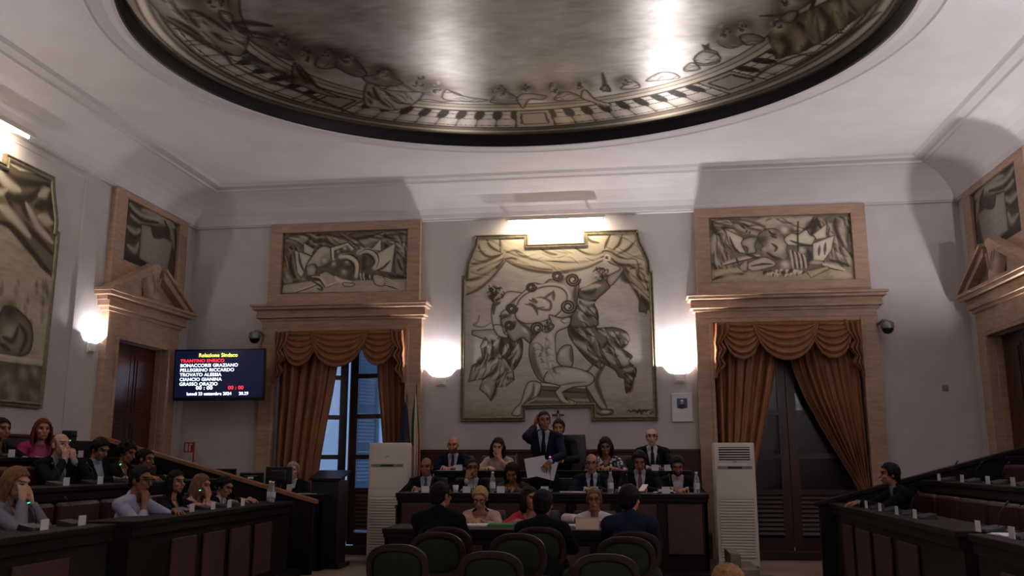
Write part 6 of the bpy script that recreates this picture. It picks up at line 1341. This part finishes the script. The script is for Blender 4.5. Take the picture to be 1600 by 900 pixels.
# blond head close to the camera
person(P_(1136, 884, 4.6), 0, PI, 'blond head of a spectator at the bottom edge, seen from behind', 'mid', 'a0744a', 'full', ('shirt', '3a3a44'), arms=lap, pitch=.2, seat=.30, female=True)
# clerk behind the monitors
person(P_(458, 722, 11.95), 0, 0, 'grey-haired man in dark suit sitting behind the computer monitor at left', 'fair', 'a89c94', 'full', ('jacket', '12141c'), 'c0bcc4', None, arms=desk_arms(.95, .3, .1), yaw=.3, seat=.5)
# ---- left tribune (facing the middle of the room, +x)
def PX(px, py, X): p = atx(px, py, X); return (p.x, p.y, p.z)
L1, L2, L3 = -4.78, -5.72, -6.45
dL = desk_arms(.82, .30, .08)
def hand_to_face(sd=1, y=-.12, z=-.13, x=.05, curl=.5, dz=.82):
    a = desk_arms(dz, .30, .10); n = 'l' if sd > 0 else 'r'
    a[n] = dict(w=(sd*x, y, z), rel='head', hint=(sd*.5, -.5, -1), fd=(-sd*.2, .2, 1), pn=(-sd*.4, 1, 0), curl=curl); return a
R90 = PI/2
a = hand_to_face(-1, -.13, -.10, .05, .3); a['l'] = dict(w=(.05, -.14, -.12), rel='head', hint=(.5, -.5, -1), fd=(-.1, .2, 1), pn=(-.3, 1, 0), curl=.3)
person(PX(28, 731, -4.72), .08, R90, 'woman with long light-brown hair hiding her face in her hands, pale grey top', 'fair', '8a6038', 'long', ('shirt', '8c8894'), arms=a, pitch=.25, female=True, voxel=.006)
a = hand_to_face(-1, -.10, -.19, .03, .9)
person(PX(222, 729, -4.50), .08, R90-.1, 'man in white shirt and glasses resting chin on fist, left front row', 'tan', '120e0d', 'short', ('shirt', 'a8a8c0'), arms=a, pitch=.1, glasses='50201c', voxel=.006, hw=1.15, sleeve=.8, scale=1.06)
person(PX(277, 736, L1), .08, R90-.15, 'woman with long black hair in a black top in the left front row', 'mid', '0e0b0c', 'long', ('blouse', '0e0e10'), arms=dL, female=True, yaw=-.2, voxel=.006)
person(PX(316, 742, L1), .08, R90, 'woman with light brown hair and cream top, hand raised to her face', 'mid', '7a5a40', 'long', ('blouse', 'b8aca0'), arms=hand_to_face(-1, -.13, -.12, .05), pitch=.15, female=True, sleeve=.6, voxel=.0065)
person(PX(352, 745, L1), .08, R90-.2, 'young man with dark hair in dark suit and white shirt leaning over the left desk', 'mid', '17100e', 'full', ('jacket', '101118'), 'b8b0b0', None, arms=dL, pitch=.35, voxel=.0065)
dL2 = desk_arms(.78, .30, .08)
a = {n: dict(w=(sd*.05, -.15, -.15), rel='head', hint=(sd*.8, -.4, -1), fd=(-sd*.15, .2, 1), pn=(0, 1, 0), curl=.8) for n, sd in (('r', -1), ('l', 1))}
person(PX(97, 677, L2), .38, R90-.35, 'man with reddish-grey hair and dark suit holding both hands at his mouth', 'fair', '8a5c48', 'thin', ('jacket', '0c0d14'), '9a9cae', '5a6078', arms=a, voxel=.0065, hw=1.1)
person(PX(158, 685, L2), .38, R90-.2, 'dark-haired man in black suit bending over the second-row desk', 'tan', '120d0c', 'full', ('jacket', '0b0c12'), '8c94a8', None, arms=dL2, pitch=.45, voxel=.0065)
person(PX(200, 691, L2), .38, R90-.1, 'woman with dark curly hair in the second row', 'tan', '15100f', 'curly', ('blouse', '141216'), arms=dL2, female=True, pitch=.3, voxel=.0065)
person(PX(229, 702, L2), .38, R90, 'man with short dark hair farthest in the second row on the left', 'tan', '1c1412', 'short', ('jacket', '18161a'), '8c8890', None, arms=dL2, pitch=.15)
person(PX(68, 655, L3+.02), .66, R90-.7, 'red-haired woman in a pink jacket in the back row on the left', 'mid', '6a2820', 'long', ('open', '94305c'), 'a04468', arms=desk_arms(.72, .26, .1), female=True)
person(PX(4, 654, L3+.02), .66, R90-.3, 'dark-haired person in black at the left edge in the back row', 'tan', '100c0c', 'full', ('shirt', '0d0d10'), arms=desk_arms(.72, .26, .1))
# ---- right tribune
a = desk_arms(.82, .34, .06)
person(PX(1388, 724, 2.74), .08, -R90+.05, 'man with dark hair in a black suit leaning over the right front desk, in profile', 'tan', '110c0b', 'full', ('jacket', '0b0c10'), '7a8494', None, arms=a, lean=.5, voxel=.006, seat=.46)
flush()
# ---- the armchairs they sit in
for px, lab in ((666, 'behind the leftmost man'), (739, 'behind the man with raised hand'), (800, 'behind the woman in tweed'), (880, 'empty, behind the standing speaker'), (925, 'behind the man in blue with glasses'), (999, 'behind the man with the mauve tie'), (1052, 'behind the bearded man')):
    p = at(px, 740, YA+.25); armchair(p.x, YA+.13, .2, 0, 'dark leather armchair on the lower dais, '+lab, .52)
for px, lab in ((708, 'behind the bald man'), (778, 'behind the woman in a white blouse'), (957, 'behind the woman in the floral dress'), (1018, 'behind the man with receding hair')):
    p = at(px, 720, YB_+.25); armchair(p.x, YB_+.16, .5, 0, 'brown leather armchair on the upper dais, '+lab, .50, m='seatl')
p = at(885, 700, 12.5); armchair(p.x, 12.42, .5, 0, 'tall black armchair in the middle of the upper dais', .80, .27)
for px, lab in ((752, 'of the blond clerk'), (838, 'of the clerk in coral red'), (928, 'of the clerk in the white shirt')):
    p = at(px, 800, 9.6); armchair(p.x, 9.62, 0, 0, 'dark armchair '+lab, .40, .24, group='dark armchairs at the clerks table')
armchair(at(458, 722, 11.95).x, 12.15, 0, 0, 'dark chair of the grey-haired clerk behind the monitors', .4, .24, group='dark armchairs at the clerks table')
